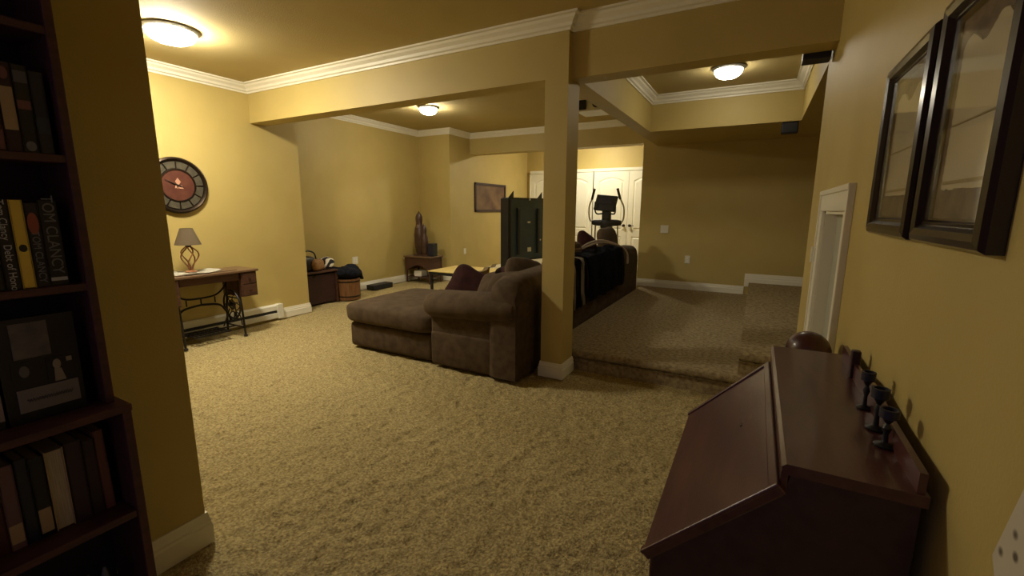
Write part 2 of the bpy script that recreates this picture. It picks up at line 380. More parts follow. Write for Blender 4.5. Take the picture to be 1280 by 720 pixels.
# ---------------------------------------------------------------- wall plates, heater
def plate(x, y, z, w_, h_, face, label, toggles, cat='outlet', name='wall_outlet'):
    t = thing(name, label, cat, (x, y, z)); dx = (face == 'x'); d = .007
    def bb(bm, a0, a1, z0, z1, o0, o1, bev=0):
        if face == 'x+': box(bm, x + o0, x + o1, y + a0, y + a1, z + z0, z + z1, bev)
        elif face == 'y-': box(bm, x + a0, x + a1, y - o1, y - o0, z + z0, z + z1, bev)
    bm = nb(); bb(bm, -w_ / 2, w_ / 2, -h_ / 2, h_ / 2, 0, d, .002); obj('plate', bm, WHITEP, t)
    for k in range(toggles):
        c = (k - (toggles - 1) / 2) * .045
        bm = nb()
        if cat == 'switch': bb(bm, c - .008, c + .008, -.016, .016, d, d + .006, .001); obj('toggle', bm, WHITEP, t)
        else:
            bb(bm, c - .016, c + .016, .006, .036, d, d + .002, .001); bb(bm, c - .016, c + .016, -.036, -.006, d, d + .002, .001); obj('socket', bm, TRIM, t)
plate(-1.27, YF, 1.11, .12, .12, 'y-', 'square white switch plate on the far wall right of the closet opening', 2, 'switch', 'light_switch')
plate(-.90, YF, .65, .075, .12, 'y-', 'white outlet low on the far wall above the landing', 1)
plate(XA, 5.36, .53, .12, .125, 'x+', 'square white double outlet plate on the alcove wall by the bucket', 2)
plate(XB, 7.57, .55, .08, .12, 'x+', 'small white outlet on the wall right of the corner table', 1)
ht = thing('baseboard_heater', 'long white electric baseboard heater under the sewing table', 'heater', (XL, 2.4, 0))
bm = nb(); prism(bm, [(XL, .03), (XL + .055, .03), (XL + .06, .09), (XL + .012, .092), (XL + .012, .128), (XL + .052, .13), (XL + .05, .185), (XL + .03, .2), (XL, .2)], 'y', 1.2, 3.42); obj('cover', bm, WHITEP, ht)
bm = nb(); box(bm, XL, XL + .067, 3.40, 3.47, .02, .205, .004); obj('end_cap', bm, WHITEP, ht)
bm = nb(); box(bm, XL + .013, XL + .035, 1.2, 3.41, .094, .126); obj('heating_slot', bm, BLACKP, ht, label='dark slot')

# ---------------------------------------------------------------- wall clock
cx, cy, cz = XL, 2.46, 1.63
ck = thing('wall_clock', 'large round dark bronze wall clock with red centre dial', 'clock', (cx, cy, cz))
def ring(bm, r0, r1, x0, x1, n=48):
    lathe(bm, [(r0, x0), (r0, x1), (r1, x1), (r1, x0)], (cx, cy, cz), n, 'x')
CR = .287
bm = nb(); lathe(bm, [(CR * .99, 0), (CR, .015), (CR * .98, .038), (CR * .93, .045), (CR * .88, .032), (CR * .86, .022), (0, .022)], (cx, cy, cz), 56, 'x'); obj('rim', bm, BRONZE, ck, True)
CL1 = mat('pewter_numeral_tile', (.10, .09, .065), .4, metal=.4, col2=(.14, .125, .09), scale=18)
CL2 = mat('red_leather_dial', (.085, .024, .015), .5, col2=(.12, .038, .022), scale=16)
CL3 = mat('pale_copper_petal', (.50, .26, .17), .5)
for k in range(12):
    a0, a1 = 2 * math.pi * (k + .07) / 12, 2 * math.pi * (k + .93) / 12; bm = nb(); pts = []
    for i in range(5): a = a0 + (a1 - a0) * i / 4; pts.append((cy + CR * .83 * math.sin(a), cz + CR * .83 * math.cos(a)))
    for i in range(5): a = a1 + (a0 - a1) * i / 4; pts.append((cy + CR * .60 * math.sin(a), cz + CR * .60 * math.cos(a)))
    prism(bm, pts, 'x', cx + .022, cx + .029); obj('numeral_tile', bm, CL1, ck)
bm = nb(); lathe(bm, [(CR * .585, .022), (CR * .585, .034), (CR * .54, .036), (CR * .53, .028)], (cx, cy, cz), 48, 'x'); obj('inner_ring', bm, BRONZE, ck, True)
bm = nb(); lathe(bm, [(CR * .53, .022), (CR * .53, .029), (0, .030)], (cx, cy, cz), 40, 'x'); obj('dial', bm, CL2, ck)
for a, r_ in ((0, .10), (2.2, .075), (-2.3, .06), (3.4, .05)):
    bm = nb(); s_, c_ = math.sin(a), math.cos(a)
    prism(bm, [(cy, cz), (cy + (.4 * r_ * s_ + .3 * r_ * c_) * .9, cz + (.4 * r_ * c_ - .3 * r_ * s_) * .9), (cy + r_ * s_ * .75, cz + r_ * c_ * .75), (cy + (.4 * r_ * s_ - .3 * r_ * c_) * .9, cz + (.4 * r_ * c_ + .3 * r_ * s_) * .9)], 'x', cx + .030, cx + .034); obj('petal', bm, CL3, ck)
for a, L in ((R(-65), .13), (R(110), .05)):
    bm = nb(); tube(bm, [(cx + .038, cy, cz), (cx + .038, cy + L * math.sin(a), cz + L * math.cos(a))], [.008, .002], 6); obj('hand', bm, BLACKP, ck)

# ---------------------------------------------------------------- treadle sewing table
sw = thing('sewing_table', 'antique treadle sewing machine table with wooden drawers on black cast iron legs', 'table', (-5.04, 2.48, 0))
x0, x1, y0, y1 = -5.255, -4.84, 1.98, 2.955
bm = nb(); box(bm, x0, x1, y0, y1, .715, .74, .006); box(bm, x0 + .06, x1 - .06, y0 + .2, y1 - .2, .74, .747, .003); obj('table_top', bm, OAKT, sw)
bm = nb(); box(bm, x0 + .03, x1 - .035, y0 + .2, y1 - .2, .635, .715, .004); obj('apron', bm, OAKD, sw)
for a, b in ((y0 + .015, y0 + .19), (y1 - .19, y1 - .02)):
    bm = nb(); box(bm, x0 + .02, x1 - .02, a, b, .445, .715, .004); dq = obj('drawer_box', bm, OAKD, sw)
    for z0, z1 in ((.455, .575), (.585, .705)):
        bm = nb(); box(bm, x1 - .025, x1 - .01, a + .01, b - .01, z0, z1, .004); d = obj('drawer', bm, OAKD, dq)
        # carved moulding and ring pull belong to the drawer front
        bm = nb(); tube(bm, circ((x1 - .004, (a + b) / 2, (z0 + z1) / 2 - .01), .013, 'x', 12), .0022, 5, True); d2 = obj('ring_pull', bm, BRONZE, dq)
def ironside(yc, s):
    bm = nb()
    for xf, xt in ((-4.885, -4.93), (-5.235, -5.17)):
        tube(bm, smoothpts([(xf, yc, .012), ((xf * .8 + xt * .2), yc, .10), ((xf + xt) / 2, yc, .30), (xt, yc, .50), (xt, yc, .70)], 5), .011, 7)
        lathe(bm, [(.018, 0), (.022, .008), (.014, .022)], (xf, yc, .0), 10)
    tube(bm, [(-4.91, yc, .69), (-5.19, yc, .69)], .012, 6)
    tube(bm, [(-4.90, yc, .10), (-5.22, yc, .10)], .008, 6); tube(bm, [(-4.92, yc, .42), (-5.19, yc, .42)], .008, 6)
    xm = -5.055
    for q in (1, -1):   # scrollwork
        tube(bm, smoothpts([(xm + q * .12, yc, .12), (xm + q * .10, yc, .22), (xm + q * .02, yc, .26), (xm + q * .015, yc, .20), (xm + q * .06, yc, .18)], 5), .006, 6)
        tube(bm, smoothpts([(xm + q * .12, yc, .42), (xm + q * .11, yc, .33), (xm + q * .03, yc, .28), (xm + q * .02, yc, .35), (xm + q * .07, yc, .37)], 5), .006, 6)
        tube(bm, smoothpts([(xm + q * .12, yc, .68), (xm + q * .12, yc, .56), (xm + q * .04, yc, .50), (xm + q * .01, yc, .57), (xm + q * .06, yc, .60)], 5), .006, 6)
        tube(bm, smoothpts([(xm + q * .11, yc, .44), (xm + q * .04, yc, .47), (xm, yc, .60), (xm, yc, .68)], 5), .006, 6)
    return obj('leg', bm, CASTI, sw, True)
ironside(2.17, 1); ironside(2.77, -1)
bm = nb()
xb = -5.12
for q, ya in ((1, 2.18), (-1, 2.76)):
    tube(bm, smoothpts([(xb, ya, .66), (xb, ya + q * .04, .55), (xb, ya + q * .14, .47), (xb, 2.47, .455)], 6), .010, 6)
    tube(bm, smoothpts([(xb, ya, .16), (xb, ya + q * .05, .28), (xb, ya + q * .12, .36), (xb, 2.47, .385)], 6), .012, 6)
tube(bm, [(xb, 2.33, .455), (xb, 2.33, .39)], .007, 6); tube(bm, [(xb, 2.61, .455), (xb, 2.61, .39)], .007, 6); tube(bm, [(xb, 2.47, .455), (xb, 2.47, .39)], .007, 6)
tube(bm, [(-5.06, 2.17, .10), (-5.06, 2.77, .10)], .008, 6)
obj('cross_brace', bm, CASTI, sw, True)
bm = nb(); wc = (-4.985, 2.71, .36); tube(bm, circ(wc, .155, 'y', 32), .010, 7, True); tube(bm, circ(wc, .05, 'y', 16), .006, 6, True)
lathe(bm, [(.02, -.03), (.02, .03)], wc, 12, 'y')
for k in range(6):
    a = k * math.pi / 3; tube(bm, smoothpts([wc, (wc[0] + .08 * math.cos(a + .3), wc[1], wc[2] + .08 * math.sin(a + .3)), (wc[0] + .15 * math.cos(a), wc[1], wc[2] + .15 * math.sin(a))], 4), .005, 5)
obj('fly_wheel', bm, CASTI, sw, True)
bm = nb(); tube(bm, [(-4.985, 2.68, .32), (-5.02, 2.62, .13)], .006, 6); obj('pitman_rod', bm, CASTI, sw)
bm = nb()
for k in range(9): yy = 2.28 + k * .042; box(bm, -5.19, -4.93, yy, yy + .018, .085, .095)
for xx in (-5.19, -5.06, -4.935): box(bm, xx, xx + .018, 2.27, 2.64, .084, .098)
obj('treadle', bm, CASTI, sw)

# white doily with a scalloped outline
dy = nb(); cyd, cxd = 2.37, -5.04; verts = []; n = 72; rings = []
for rr in (0, .4, .75, .92, 1.0):
    ringv = []
    for j in range(n):
        a = 2 * math.pi * j / n; s = 1 + (.07 * abs(math.sin(a * 6)) if rr == 1 else 0); k = rr * s if rr else .01
        ringv.append(dy.verts.new((cxd + .155 * k * math.cos(a), cyd + .29 * k * math.sin(a), .752 + (.006 * math.sin(a * 5 + rr * 9) + .005) * rr)))
    rings.append(ringv)
for a, b in zip(rings, rings[1:]):
    for j in range(n): dy.faces.new((a[j], a[(j + 1) % n], b[(j + 1) % n], b[j]))
dy.faces.new(rings[0])
ret = bmesh.ops.solidify(dy, geom=dy.faces[:], thickness=.003)
origin(tag(obj('doily', dy, CLOTHW, None, True), 'white scalloped doily under the small lamp on sewing table', 'doily'), (cxd, cyd, .75))

# table lamp with twisted open base
tl = thing('table_lamp', 'small table lamp with taupe shade and twisted copper-brown base on the doily', 'lamp', (-5.03, 2.37, .757))
bx, by = -5.03, 2.37
bm = nb(); lathe(bm, [(.05, .758), (.052, .765), (.02, .778), (.012, .785), (.010, .79)], (bx, by, 0), 20); obj('foot', bm, COPPER, tl, True)
for k in range(5):
    a = 2 * math.pi * k / 5; pts = []
    for i in range(13):
        t = i / 12; rr = .014 + .066 * math.sin(math.pi * min(1, t ** 1.5 * 1.0)) ; aa = a + 1.7 * t; pts.append((bx + rr * math.cos(aa), by + rr * math.sin(aa), .785 + .235 * t))
    bm = nb(); tube(bm, pts, .0065, 7); obj('branch', bm, COPPER, tl, True)
bm = nb(); lathe(bm, [(.022, 1.01), (.028, 1.025), (.014, 1.04), (.010, 1.07)], (bx, by, 0), 14); obj('socket', bm, BRONZE, tl, True)
bm = nb(); r_ = [(.115, 1.035), (.055, 1.20), (.052, 1.20), (.112, 1.035)]
m_ = []
for rr, z in r_: m_.append([bm.verts.new((bx + rr * math.cos(2 * math.pi * j / 32), by + rr * math.sin(2 * math.pi * j / 32), z)) for j in range(32)])
for a, b in zip(m_, m_[1:] + m_[:1]):
    for j in range(32): bm.faces.new((a[j], a[(j + 1) % 32], b[(j + 1) % 32], b[j]))
obj('lamp_shade', bm, SHADEM, tl, True)

# ---------------------------------------------------------------- alcove corner by the clock wall end
bn = thing('storage_bench', 'low dark wooden box shelf with reddish top behind the wall corner', 'shelf', (-5.75, 4.2, 0))
bm = nb(); box(bm, -5.97, -5.52, 3.93, 4.60, .475, .50, .004); obj('top', bm, OAKD, bn)
bm = nb(); box(bm, -5.96, -5.545, 3.94, 3.96, 0, .475); obj('side_panel', bm, MAHOGD, bn)
bm = nb(); box(bm, -5.96, -5.535, 4.565, 4.59, 0, .475); obj('side_panel', bm, OAKD, bn)
bm = nb(); box(bm, -5.96, -5.945, 3.96, 4.565, 0, .475); obj('back_panel', bm, MAHOGD, bn)
bm = nb(); box(bm, -5.945, -5.555, 3.96, 4.565, .02, .45, .01); obj('door', bm, MAHOGD, bn)
kb = nb(); lathe(kb, [(.012, 0), (.020, .012), (.012, .024)], (-5.555, 4.2, .43), 12, 'x'); obj('pull', kb, BRONZE, bn)
hb = thing('handbag', 'black and tan handbag with dark loop handle on the box shelf', 'bag', (-5.75, 4.14, .5))
bm = nb(); cushion(bm, (-5.70, 4.16, .61), (.11, .13, .115), e=.45, e2=.55, n=14, noise=.02); obj('body', bm, BLACKP, hb, True)
bm = nb(); cushion(bm, (-5.62, 4.30, .59), (.08, .10, .085), e=.5, e2=.6, n=14, noise=.02, seed=3); obj('pouch', bm, WICKER, hb, True, label='tan front pouch')
bm = nb(); tube(bm, smoothpts([(-5.68, 4.10, .66), (-5.66, 4.12, .76), (-5.66, 4.20, .80), (-5.66, 4.30, .76), (-5.66, 4.33, .67)], 6), .011, 7); obj('handle', bm, BLACKP, hb, True)
bm = nb(); tube(bm, smoothpts([(-5.74, 4.0, .72), (-5.74, 4.03, .80), (-5.74, 4.08, .74), (-5.74, 4.14, .70)], 6), .009, 7); obj('handle', bm, WICKER, hb, True)
ZEB = mat('zebra_print', (.012, .010, .012), .8); nt = ZEB.node_tree
wv = nt.nodes.new('ShaderNodeTexWave'); wv.inputs['Scale'].default_value = 7; wv.inputs['Distortion'].default_value = 5; rp = nt.nodes.new('ShaderNodeValToRGB'); rp.color_ramp.interpolation = 'CONSTANT'
rp.color_ramp.elements[0].color = (.012, .01, .012, 1); rp.color_ramp.elements[1].color = (.75, .7, .55, 1); rp.color_ramp.elements[1].position = .52
tcn = nt.nodes.new('ShaderNodeTexCoord'); nt.links.new(tcn.outputs['Object'], wv.inputs[0]); nt.links.new(wv.outputs[0], rp.inputs[0]); nt.links.new(rp.outputs[0], nt.nodes['Principled BSDF'].inputs['Base Color'])
bm = nb(); cushion(bm, (-5.74, 4.49, .585), (.12, .12, .075), e=.6, e2=.7, n=18, noise=.07, seed=5)
for v in bm.verts: v.co.z = max(v.co.z, .502)
origin(tag(obj('zebra_cloth', bm, ZEB, None, True), 'crumpled black and white zebra print cloth on the box shelf', 'cloth'), (-5.74, 4.49, .5))
bk = thing('wooden_bucket', 'round brown stave bucket on the carpet beside the box shelf', 'bucket', (-5.56, 4.80, 0))
for k in range(14):
    a0, a1 = 2 * math.pi * (k + .02) / 14, 2 * math.pi * (k + .98) / 14; bm = nb(); poly = []
    for a in (a0, (a0 + a1) / 2, a1): poly.append((-5.56 + .182 * math.cos(a), 4.80 + .182 * math.sin(a)))
    for a in (a1, (a0 + a1) / 2, a0): poly.append((-5.56 + .162 * math.cos(a), 4.80 + .162 * math.sin(a)))
    prism(bm, poly, 'z', 0.01, .33); obj('stave', bm, BUCKET, bk)
for z in (.05, .28):
    bm = nb(); lathe(bm, [(.184, z), (.187, z + .003), (.187, z + .019), (.184, z + .022)], (-5.56, 4.80, 0), 40); obj('hoop', bm, BRONZE, bk, True)
bm = nb(); lathe(bm, [(.162, .0), (.162, .02)], (-5.56, 4.80, 0), 32); obj('bottom', bm, BUCKET, bk)
bm = nb(); cushion(bm, (-5.60, 4.83, .43), (.20, .26, .085), rot=(R(-8), R(4), 0), e=.75, e2=.75, n=22, noise=.09, seed=2)
for v in bm.verts:
    d = math.hypot(v.co.x + 5.56, v.co.y - 4.80)
    if v.co.z < .36 and d < .25: v.co.z = .352
    if v.co.y > 5.0: v.co.z -= .06
    if v.co.x < -5.965: v.co.x = -5.965
origin(tag(obj('dark_jacket', bm, BLACKC, None, True), 'crumpled black navy jacket lying over the wooden bucket', 'clothing'), (-5.56, 4.80, .35))
bx_ = nb(); box(bx_, -.09, .09, -.23, .23, 0, .085, .006)
o = obj('flat_case', bx_, BLACKP, None); tag(o, 'flat black rectangular case lying on carpet against the alcove baseboard', 'box'); o.location = (-5.84, 5.75, 0)
bm = nb(); box(bm, -.092, .092, -.232, .232, .052, .056); obj('lid_seam', bm, DARKBL, o, world=False)

# ---------------------------------------------------------------- corner table with sculpture
ct = thing('corner_table', 'small brown wooden side table with arched apron in the alcove corner', 'table', (-5.62, 6.72, 0))
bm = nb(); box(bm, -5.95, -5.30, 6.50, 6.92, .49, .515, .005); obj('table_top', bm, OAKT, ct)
for xx, yy in ((-5.92, 6.53), (-5.36, 6.53), (-5.92, 6.87), (-5.36, 6.87)):
    bm = nb(); prism(bm, [(xx - .005 - .02 * (xx < -5.6), .49), (xx + .035, .49), (xx + .035, .30), (xx + .022, .12), (xx + .03, 0), (xx - .0, 0), (xx - .0, .12), (xx - .01, .32)], 'y', yy, yy + .03); obj('leg', bm, OAKD, ct)
for yy in (6.535, 6.875):
    bm = nb(); poly = [(-5.89, .49), (-5.35, .49), (-5.35, .24)] + [(-5.35 - .54 * k / 12, .24 + .10 * math.sin(math.pi * k / 12)) for k in range(1, 12)] + [(-5.89, .24)]
    prism(bm, poly, 'y', yy, yy + .016); obj('apron', bm, OAKD, ct)
for xx in (-5.91, -5.35):
    bm = nb(); box(bm, xx, xx + .016, 6.55, 6.87, .24, .49); obj('side_panel', bm, OAKD, ct)
bm = nb(); box(bm, -5.90, -5.34, 6.55, 6.87, .10, .115); obj('lower_shelf', bm, OAKD, ct)
bm = nb(); box(bm, -5.78, -5.60, 6.60, 6.78, .116, .22, .01); o = obj('small_bin', bm, CLOTHW, None); origin(tag(o, 'pale box on the lower shelf of the corner table', 'box'), (-5.69, 6.69, .116))
sp = thing('sculpture', 'tall dark brown carved sculpture of two joined rounded figures', 'sculpture', (-5.64, 6.70, .515))
bm = nb(); box(bm, -5.80, -5.47, 6.62, 6.80, .515, .535, .006); obj('plinth', bm, SCULP, sp)
bm = nb(); lathe(bm, [(.06, .535), (.085, .60), (.105, .75), (.11, .92), (.095, 1.02), (.072, 1.09), (.066, 1.14), (.073, 1.20), (.072, 1.25), (.055, 1.30), (.02, 1.335), (.006, 1.36), (0, 1.37)], (-5.70, 6.70, 0), 24, sy=.8); obj('tall_figure', bm, SCULP, sp, True)
bm = nb(); lathe(bm, [(.05, .535), (.075, .62), (.085, .76), (.078, .86), (.055, .92), (.050, .96), (.055, 1.01), (.045, 1.06), (.018, 1.10), (.004, 1.13), (0, 1.14)], (-5.575, 6.69, 0), 24, sy=.8); obj('short_figure', bm, SCULP, sp, True)
for xx, zz_, r_ in ((-5.70, 1.06, .055), (-5.575, .90, .042), (-5.74, .575, .03), (-5.60, .575, .03)):
    bm = nb(); cushion(bm, (xx, 6.70 - r_ * .92, zz_), (r_ * .7, r_ * .35, r_), e=1, e2=1, n=8); obj('carved_inset', bm, SCULPL, sp, True)
s2 = thing('small_speaker', 'small black box speaker beside the sculpture on the corner table', 'speaker', (-5.39, 6.70, .515))
bm = nb(); box(bm, -5.455, -5.325, 6.63, 6.77, .516, .76, .006); obj('cabinet', bm, BLACKP, s2)
bm = nb(); box(bm, -5.445, -5.335, 6.622, 6.63, .53, .75, .003); obj('grille', bm, DARKBL, s2)

# ---------------------------------------------------------------- landscape picture on the side wall
pw = thing('framed_landscape', 'brown framed landscape picture on the wall left of the green folded table', 'picture', (XB, 8.6, 1.65))
a, b, c, d = 7.95, 9.25, 1.35, 1.96
bm = nb(); box(bm, XB, XB + .03, a, b, c, c + .05, .004); box(bm, XB, XB + .03, a, b, d - .05, d, .004); box(bm, XB, XB + .03, a, a + .05, c, d, .004); box(bm, XB, XB + .03, b - .05, b, c, d, .004); obj('frame', bm, MAHOGD, pw)
ART0 = mat('brown_landscape_print', (.22, .13, .06), .6, col2=(.10, .05, .03), scale=2.6, detail=6)
bm = nb(); box(bm, XB, XB + .012, a + .045, b - .045, c + .045, d - .045); obj('print', bm, ART0, pw)

# ---------------------------------------------------------------- coffee table
cf = thing('coffee_table', 'golden topped coffee table with dark edge and legs behind the chaise', 'table', (-4.0, 6.1, 0))
bm = nb(); box(bm, -4.72, -2.95, 5.72, 6.55, .385, .40, .004); obj('table_top', bm, LIGHTW, cf)
bm = nb(); box(bm, -4.70, -2.97, 5.74, 6.53, .335, .385); obj('apron', bm, BLACKP, cf)
for xx in (-4.69, -3.01):
    for yy in (5.75, 6.49):
        bm = nb(); box(bm, xx, xx + .035, yy, yy + .035, 0, .34); obj('leg', bm, BLACKP, cf)
bm = nb(); box(bm, -3.62, -2.97, 5.80, 6.5, .402, .425, .003); origin(tag(obj('dark_tray', bm, MAHOGD, None), 'dark flat tray at the right end of the golden coffee table', 'tray'), (-3.4, 6.2, .402))

# ---------------------------------------------------------------- folded table-tennis table
fa = math.atan2(1.0, .28)
pp = thing('folding_game_table', 'dark green folded games table standing upright beside the landscape picture', 'table', (-4.0, 7.2, 0), fa)
def pb(name, m, *b, lab=None, bev=.0):
    bm = nb(); box(bm, *b, bev); return obj(name, bm, m, pp, world=False, label=lab)
W_ = 1.04
pb('table_half', GREEN, 0, W_, -.012, .012, .44, 1.62, bev=.003)
pb('table_half', GREEN, 0, W_, .14, .165, .44, 1.62, bev=.003)
for x0, x1, z0, z1 in ((0, W_, .44, .47), (0, W_, 1.59, 1.62), (0, .03, .44, 1.62), (W_ - .03, W_, .44, 1.62)):
    pb('edge_rail', BLACKP, x0, x1, -.03, -.01, z0, z1)
for xx in (.20, .76):
    pb('folded_leg', BLACKP, xx, xx + .055, -.05, -.012, .56, 1.43, bev=.004)
for x, z in ((.52, 1.575), (.48, 1.15), (.84, .80)): pb('clip', WHITEP, x, x + .07 - .04 * (z != 1.15), -.034, -.012, z, z + .03)
pb('label_plate', WHITEP, .50, .60, -.016, -.012, .60, .68)
pb('front_post', BLACKP, -.05, -.01, -.02, .17, .30, 1.60, bev=.005)
pb('chassis', BLACKP, .05, W_ - .05, .03, .12, .22, .30)
for x in (.08, W_ - .12): pb('leg', BLACKP, x, x + .04, -.02, .17, .06, .30)
for x in (-.02, .78):
    bm = nb(); prism(bm, [(x, 1.61), (x + .14, 1.61), (x + .14, 1.74)], 'y', .0, .012); obj('corner_bracket', bm, BLACKP, pp, world=False)
for x in (.10, W_ - .10):
    for y in (-.02, .17):
        bm = nb(); lathe(bm, [(.036, -.012), (.036, .012)], (x, y, .036), 16, 'y'); obj('wheel', bm, BLACKP, pp, world=False)

# ---------------------------------------------------------------- elliptical trainer
el = thing('elliptical_trainer', 'black and grey elliptical exercise machine in front of the closet doors', 'exercise machine', (-2.56, 8.6, 0))
ex, ey = -2.56, 8.5
bm = nb(); tube(bm, [(ex, ey, .05), (ex, ey + 1.25, .05)], .035, 8); tube(bm, [(ex - .28, ey, .035), (ex + .28, ey, .035)], .03, 8); tube(bm, [(ex - .28, ey + 1.25, .035), (ex + .28, ey + 1.25, .035)], .03, 8); obj('base_frame', bm, CHROME, el, True)
bm = nb(); tube(bm, [(ex, ey + .12, .06), (ex, ey + .02, 1.15)], .04, 10); obj('mast', bm, CHROME, el, True)
bm = nb(); lathe(bm, [(.24, -.06), (.27, -.04), (.27, .04), (.24, .06)], (ex, ey + .95, .36), 28, 'x'); obj('flywheel_housing', bm, BLACKP, el, True)
bm = nb(); cushion(bm, (ex, ey, 1.16), (.30, .07, .065), e=.6, e2=.6, n=12); cushion(bm, (ex, ey, 1.13), (.12, .09, .12), e=.7, e2=.7, n=10); obj('pivot_shroud', bm, BLACKP, el, True)
bm = nb(); box(bm, ex - .085, ex + .085, ey - .06, ey + .03, 1.2, 1.40, .02); obj('console_neck', bm, BLACKP, el)
M_ = Matrix.Translation((ex - .02, ey - .03, 1.53)) @ Matrix.Rotation(R(-22), 4, 'X') @ Matrix.Rotation(R(6), 4, 'Y')
bm = nb(); box(bm, -.21, .21, -.03, .03, -.16, .16, .02, 2, M_); cs = obj('console', bm, BLACKP, el)
bm = nb(); box(bm, -.12, .12, -.036, -.03, -.02, .11, 0, 2, M_); obj('display', bm, DARKBL, cs)
for q in (-1, 1):
    bm = nb(); tube(bm, smoothpts([(ex + q * .25, ey, 1.16), (ex + q * .33, ey - .03, 1.22), (ex + q * .34, ey - .06, 1.45), (ex + q * .27, ey - .10, 1.62)], 6), .015, 8); hh = obj('swing_arm', bm, CHROME, el, True)
    bm = nb(); tube(bm, [(ex + q * .275, ey - .10, 1.60), (ex + q * .22, ey - .12, 1.80)], .024, 8); obj('grip', bm, BLACKP, hh, True)
    bm = nb(); tube(bm, smoothpts([(ex + q * .05, ey - .05, 1.34), (ex + q * .17, ey - .09, 1.33), (ex + q * .20, ey - .13, 1.42), (ex + q * .19, ey - .15, 1.56)], 6), .014, 8); obj('fixed_handle', bm, BLACKP, el, True)
    bm = nb(); tube(bm, [(ex + q * .22, ey, 1.14), (ex + q * .23, ey + .02, .40)], .016, 8); tube(bm, [(ex + q * .23, ey + .02, .40), (ex + q * .2, ey + .95, .34 + q * .08)], .018, 8); obj('link_arm', bm, CHROME, el, True)
    bm = nb(); box(bm, ex + q * .2 - .07, ex + q * .2 + .07, ey + .25, ey + .62, .39, .42, .01); obj('pedal', bm, BLACKP, el)

# ---------------------------------------------------------------- sectional sofa
sf = thing('sectional_sofa', 'large brown chenille sectional sofa with rolled arm and chaise', 'sofa', (-2.0, 5.0, 0))
bm = nb(); box(bm, -2.485, -1.62, 3.02, 7.03, .02, .34, .03, 3); obj('base', bm, SOFA, sf, True)
bm = nb(); box(bm, -3.56, -2.50, 3.06, 4.10, .02, .27, .04, 3); obj('chaise_base', bm, SOFA, sf, True)
bm = nb(); cushion(bm, (-3.045, 3.58, .37), (.575, .57, .115), e=.22, e2=.42, n=26, noise=.012); obj('chaise_cushion', bm, SOFAD, sf, True)
bm = nb(); box(bm, -2.49, -1.63, 3.03, 3.27, .05, .60, .04, 3); obj('arm', bm, SOFA, sf, True)
bm = nb(); prof = []
# rolled arm top: fat roll along x
n = 24
def roll(bm, x0, x1, yc, zc, ry, rz):
    xs_ = [(x0, .0), (x0 + .004, .55), (x0 + .03, .85), (x0 + .08, 1.0), (x1 - .08, 1.0), (x1 - .03, .9), (x1 - .0, .6), (x1 + .001, 0)]
    rg = []
    for x, k in xs_: rg.append([bm.verts.new((x, yc + ry * max(k, .02) * math.cos(2 * math.pi * j / n), zc + rz * max(k, .02) * math.sin(2 * math.pi * j / n) - (.02 * math.cos((x - x0) * 3)))) for j in range(n)])
    for a, b in zip(rg, rg[1:]):
        for j in range(n): bm.faces.new((a[j], a[(j + 1) % n], b[(j + 1) % n], b[j]))
    bm.faces.new(rg[0][::-1]); bm.faces.new(rg[-1])
roll(bm, -2.55, -1.60, 3.14, .58, .19, .125); obj('arm_roll', bm, SOFAD, sf, True)
# back: profile extruded along y with a rounded top, near end rounded down
bm = nb(); rg = []
for y, zt, xi in ((2.99, .66, -1.78), (3.0, .74, -1.82), (3.03, .79, -1.85), (3.10, .83, -1.88), (3.25, .86, -1.90), (4.2, .87, -1.92), (5.4, .86, -1.92), (6.6, .87, -1.92), (6.98, .86, -1.9), (7.04, .82, -1.86), (7.05, .74, -1.82)):
    ring_ = [(-1.60, .03), (-1.60, zt - .12), (-1.615, zt - .05), (-1.66, zt - .01), (-1.72, zt), ((xi - 1.72) / 2, zt), (xi + .04, zt - .015), (xi, zt - .06), (xi - .01, zt - .2), (xi - .02, .03)]
    rg.append([bm.verts.new((px, y, pz)) for px, pz in ring_])
for a, b in zip(rg, rg[1:]):
    for j in range(10): bm.faces.new((a[j], a[(j + 1) % 10], b[(j + 1) % 10], b[j]))
bm.faces.new(rg[0]); bm.faces.new(rg[-1][::-1]); obj('back', bm, SOFA, sf, True)
bm = nb(); box(bm, -2.52, -1.63, 6.78, 7.04, .05, .70, .08, 4); obj('arm', bm, SOFA, sf, True)
for k, (a, b) in enumerate(((3.28, 4.42), (4.43, 5.58), (5.59, 6.74))):
    bm = nb(); cushion(bm, (-2.22, (a + b) / 2, .40), (.36, (b - a) / 2, .10), e=.2, e2=.4, n=18); obj('seat_cushion', bm, SOFAD, sf, True)
    bm = nb(); cushion(bm, (-2.02, (a + b) / 2 + .02, .66 if k else .62), (.23 if k else .19, (b - a) / 2 - .02, .13), rot=(0, R(-76), 0), e=.3, e2=.5, n=18, noise=.03, seed=k); obj('back_cushion', bm, SOFAD, sf, True)
# loose cushions
def pillow(c, s, rot, m, label, seed=0, name='throw_pillow'):
    bm = nb(); cushion(bm, c, s, rot, e=.42, e2=.75, n=20, puff=.35, noise=.02, seed=seed); o = obj(name, bm, m, None, True)
    return origin(tag(o, label, 'cushion', 'loose sofa cushions'), c)
pillow((-2.50, 3.66, .60), (.22, .22, .09), (R(66), R(24), R(16)), MAROON, 'dark maroon cushion with pointed corner standing behind the rolled arm', 1)
pillow((-2.32, 4.22, .60), (.22, .22, .09), (R(70), R(-14), R(-8)), MAROON, 'second dark maroon cushion further along the seat', 2)
pillow((-2.06, 3.52, .61), (.25, .21, .10), (R(58), R(3), R(-8)), SOFAD, 'large brown cushion leaning on the near sofa arm', 4)
pillow((-2.02, 3.98, .68), (.24, .24, .10), (R(70), R(14), R(62)), SOFAD, 'brown cushion on the sofa seat just left of the post, under the green table', 8)
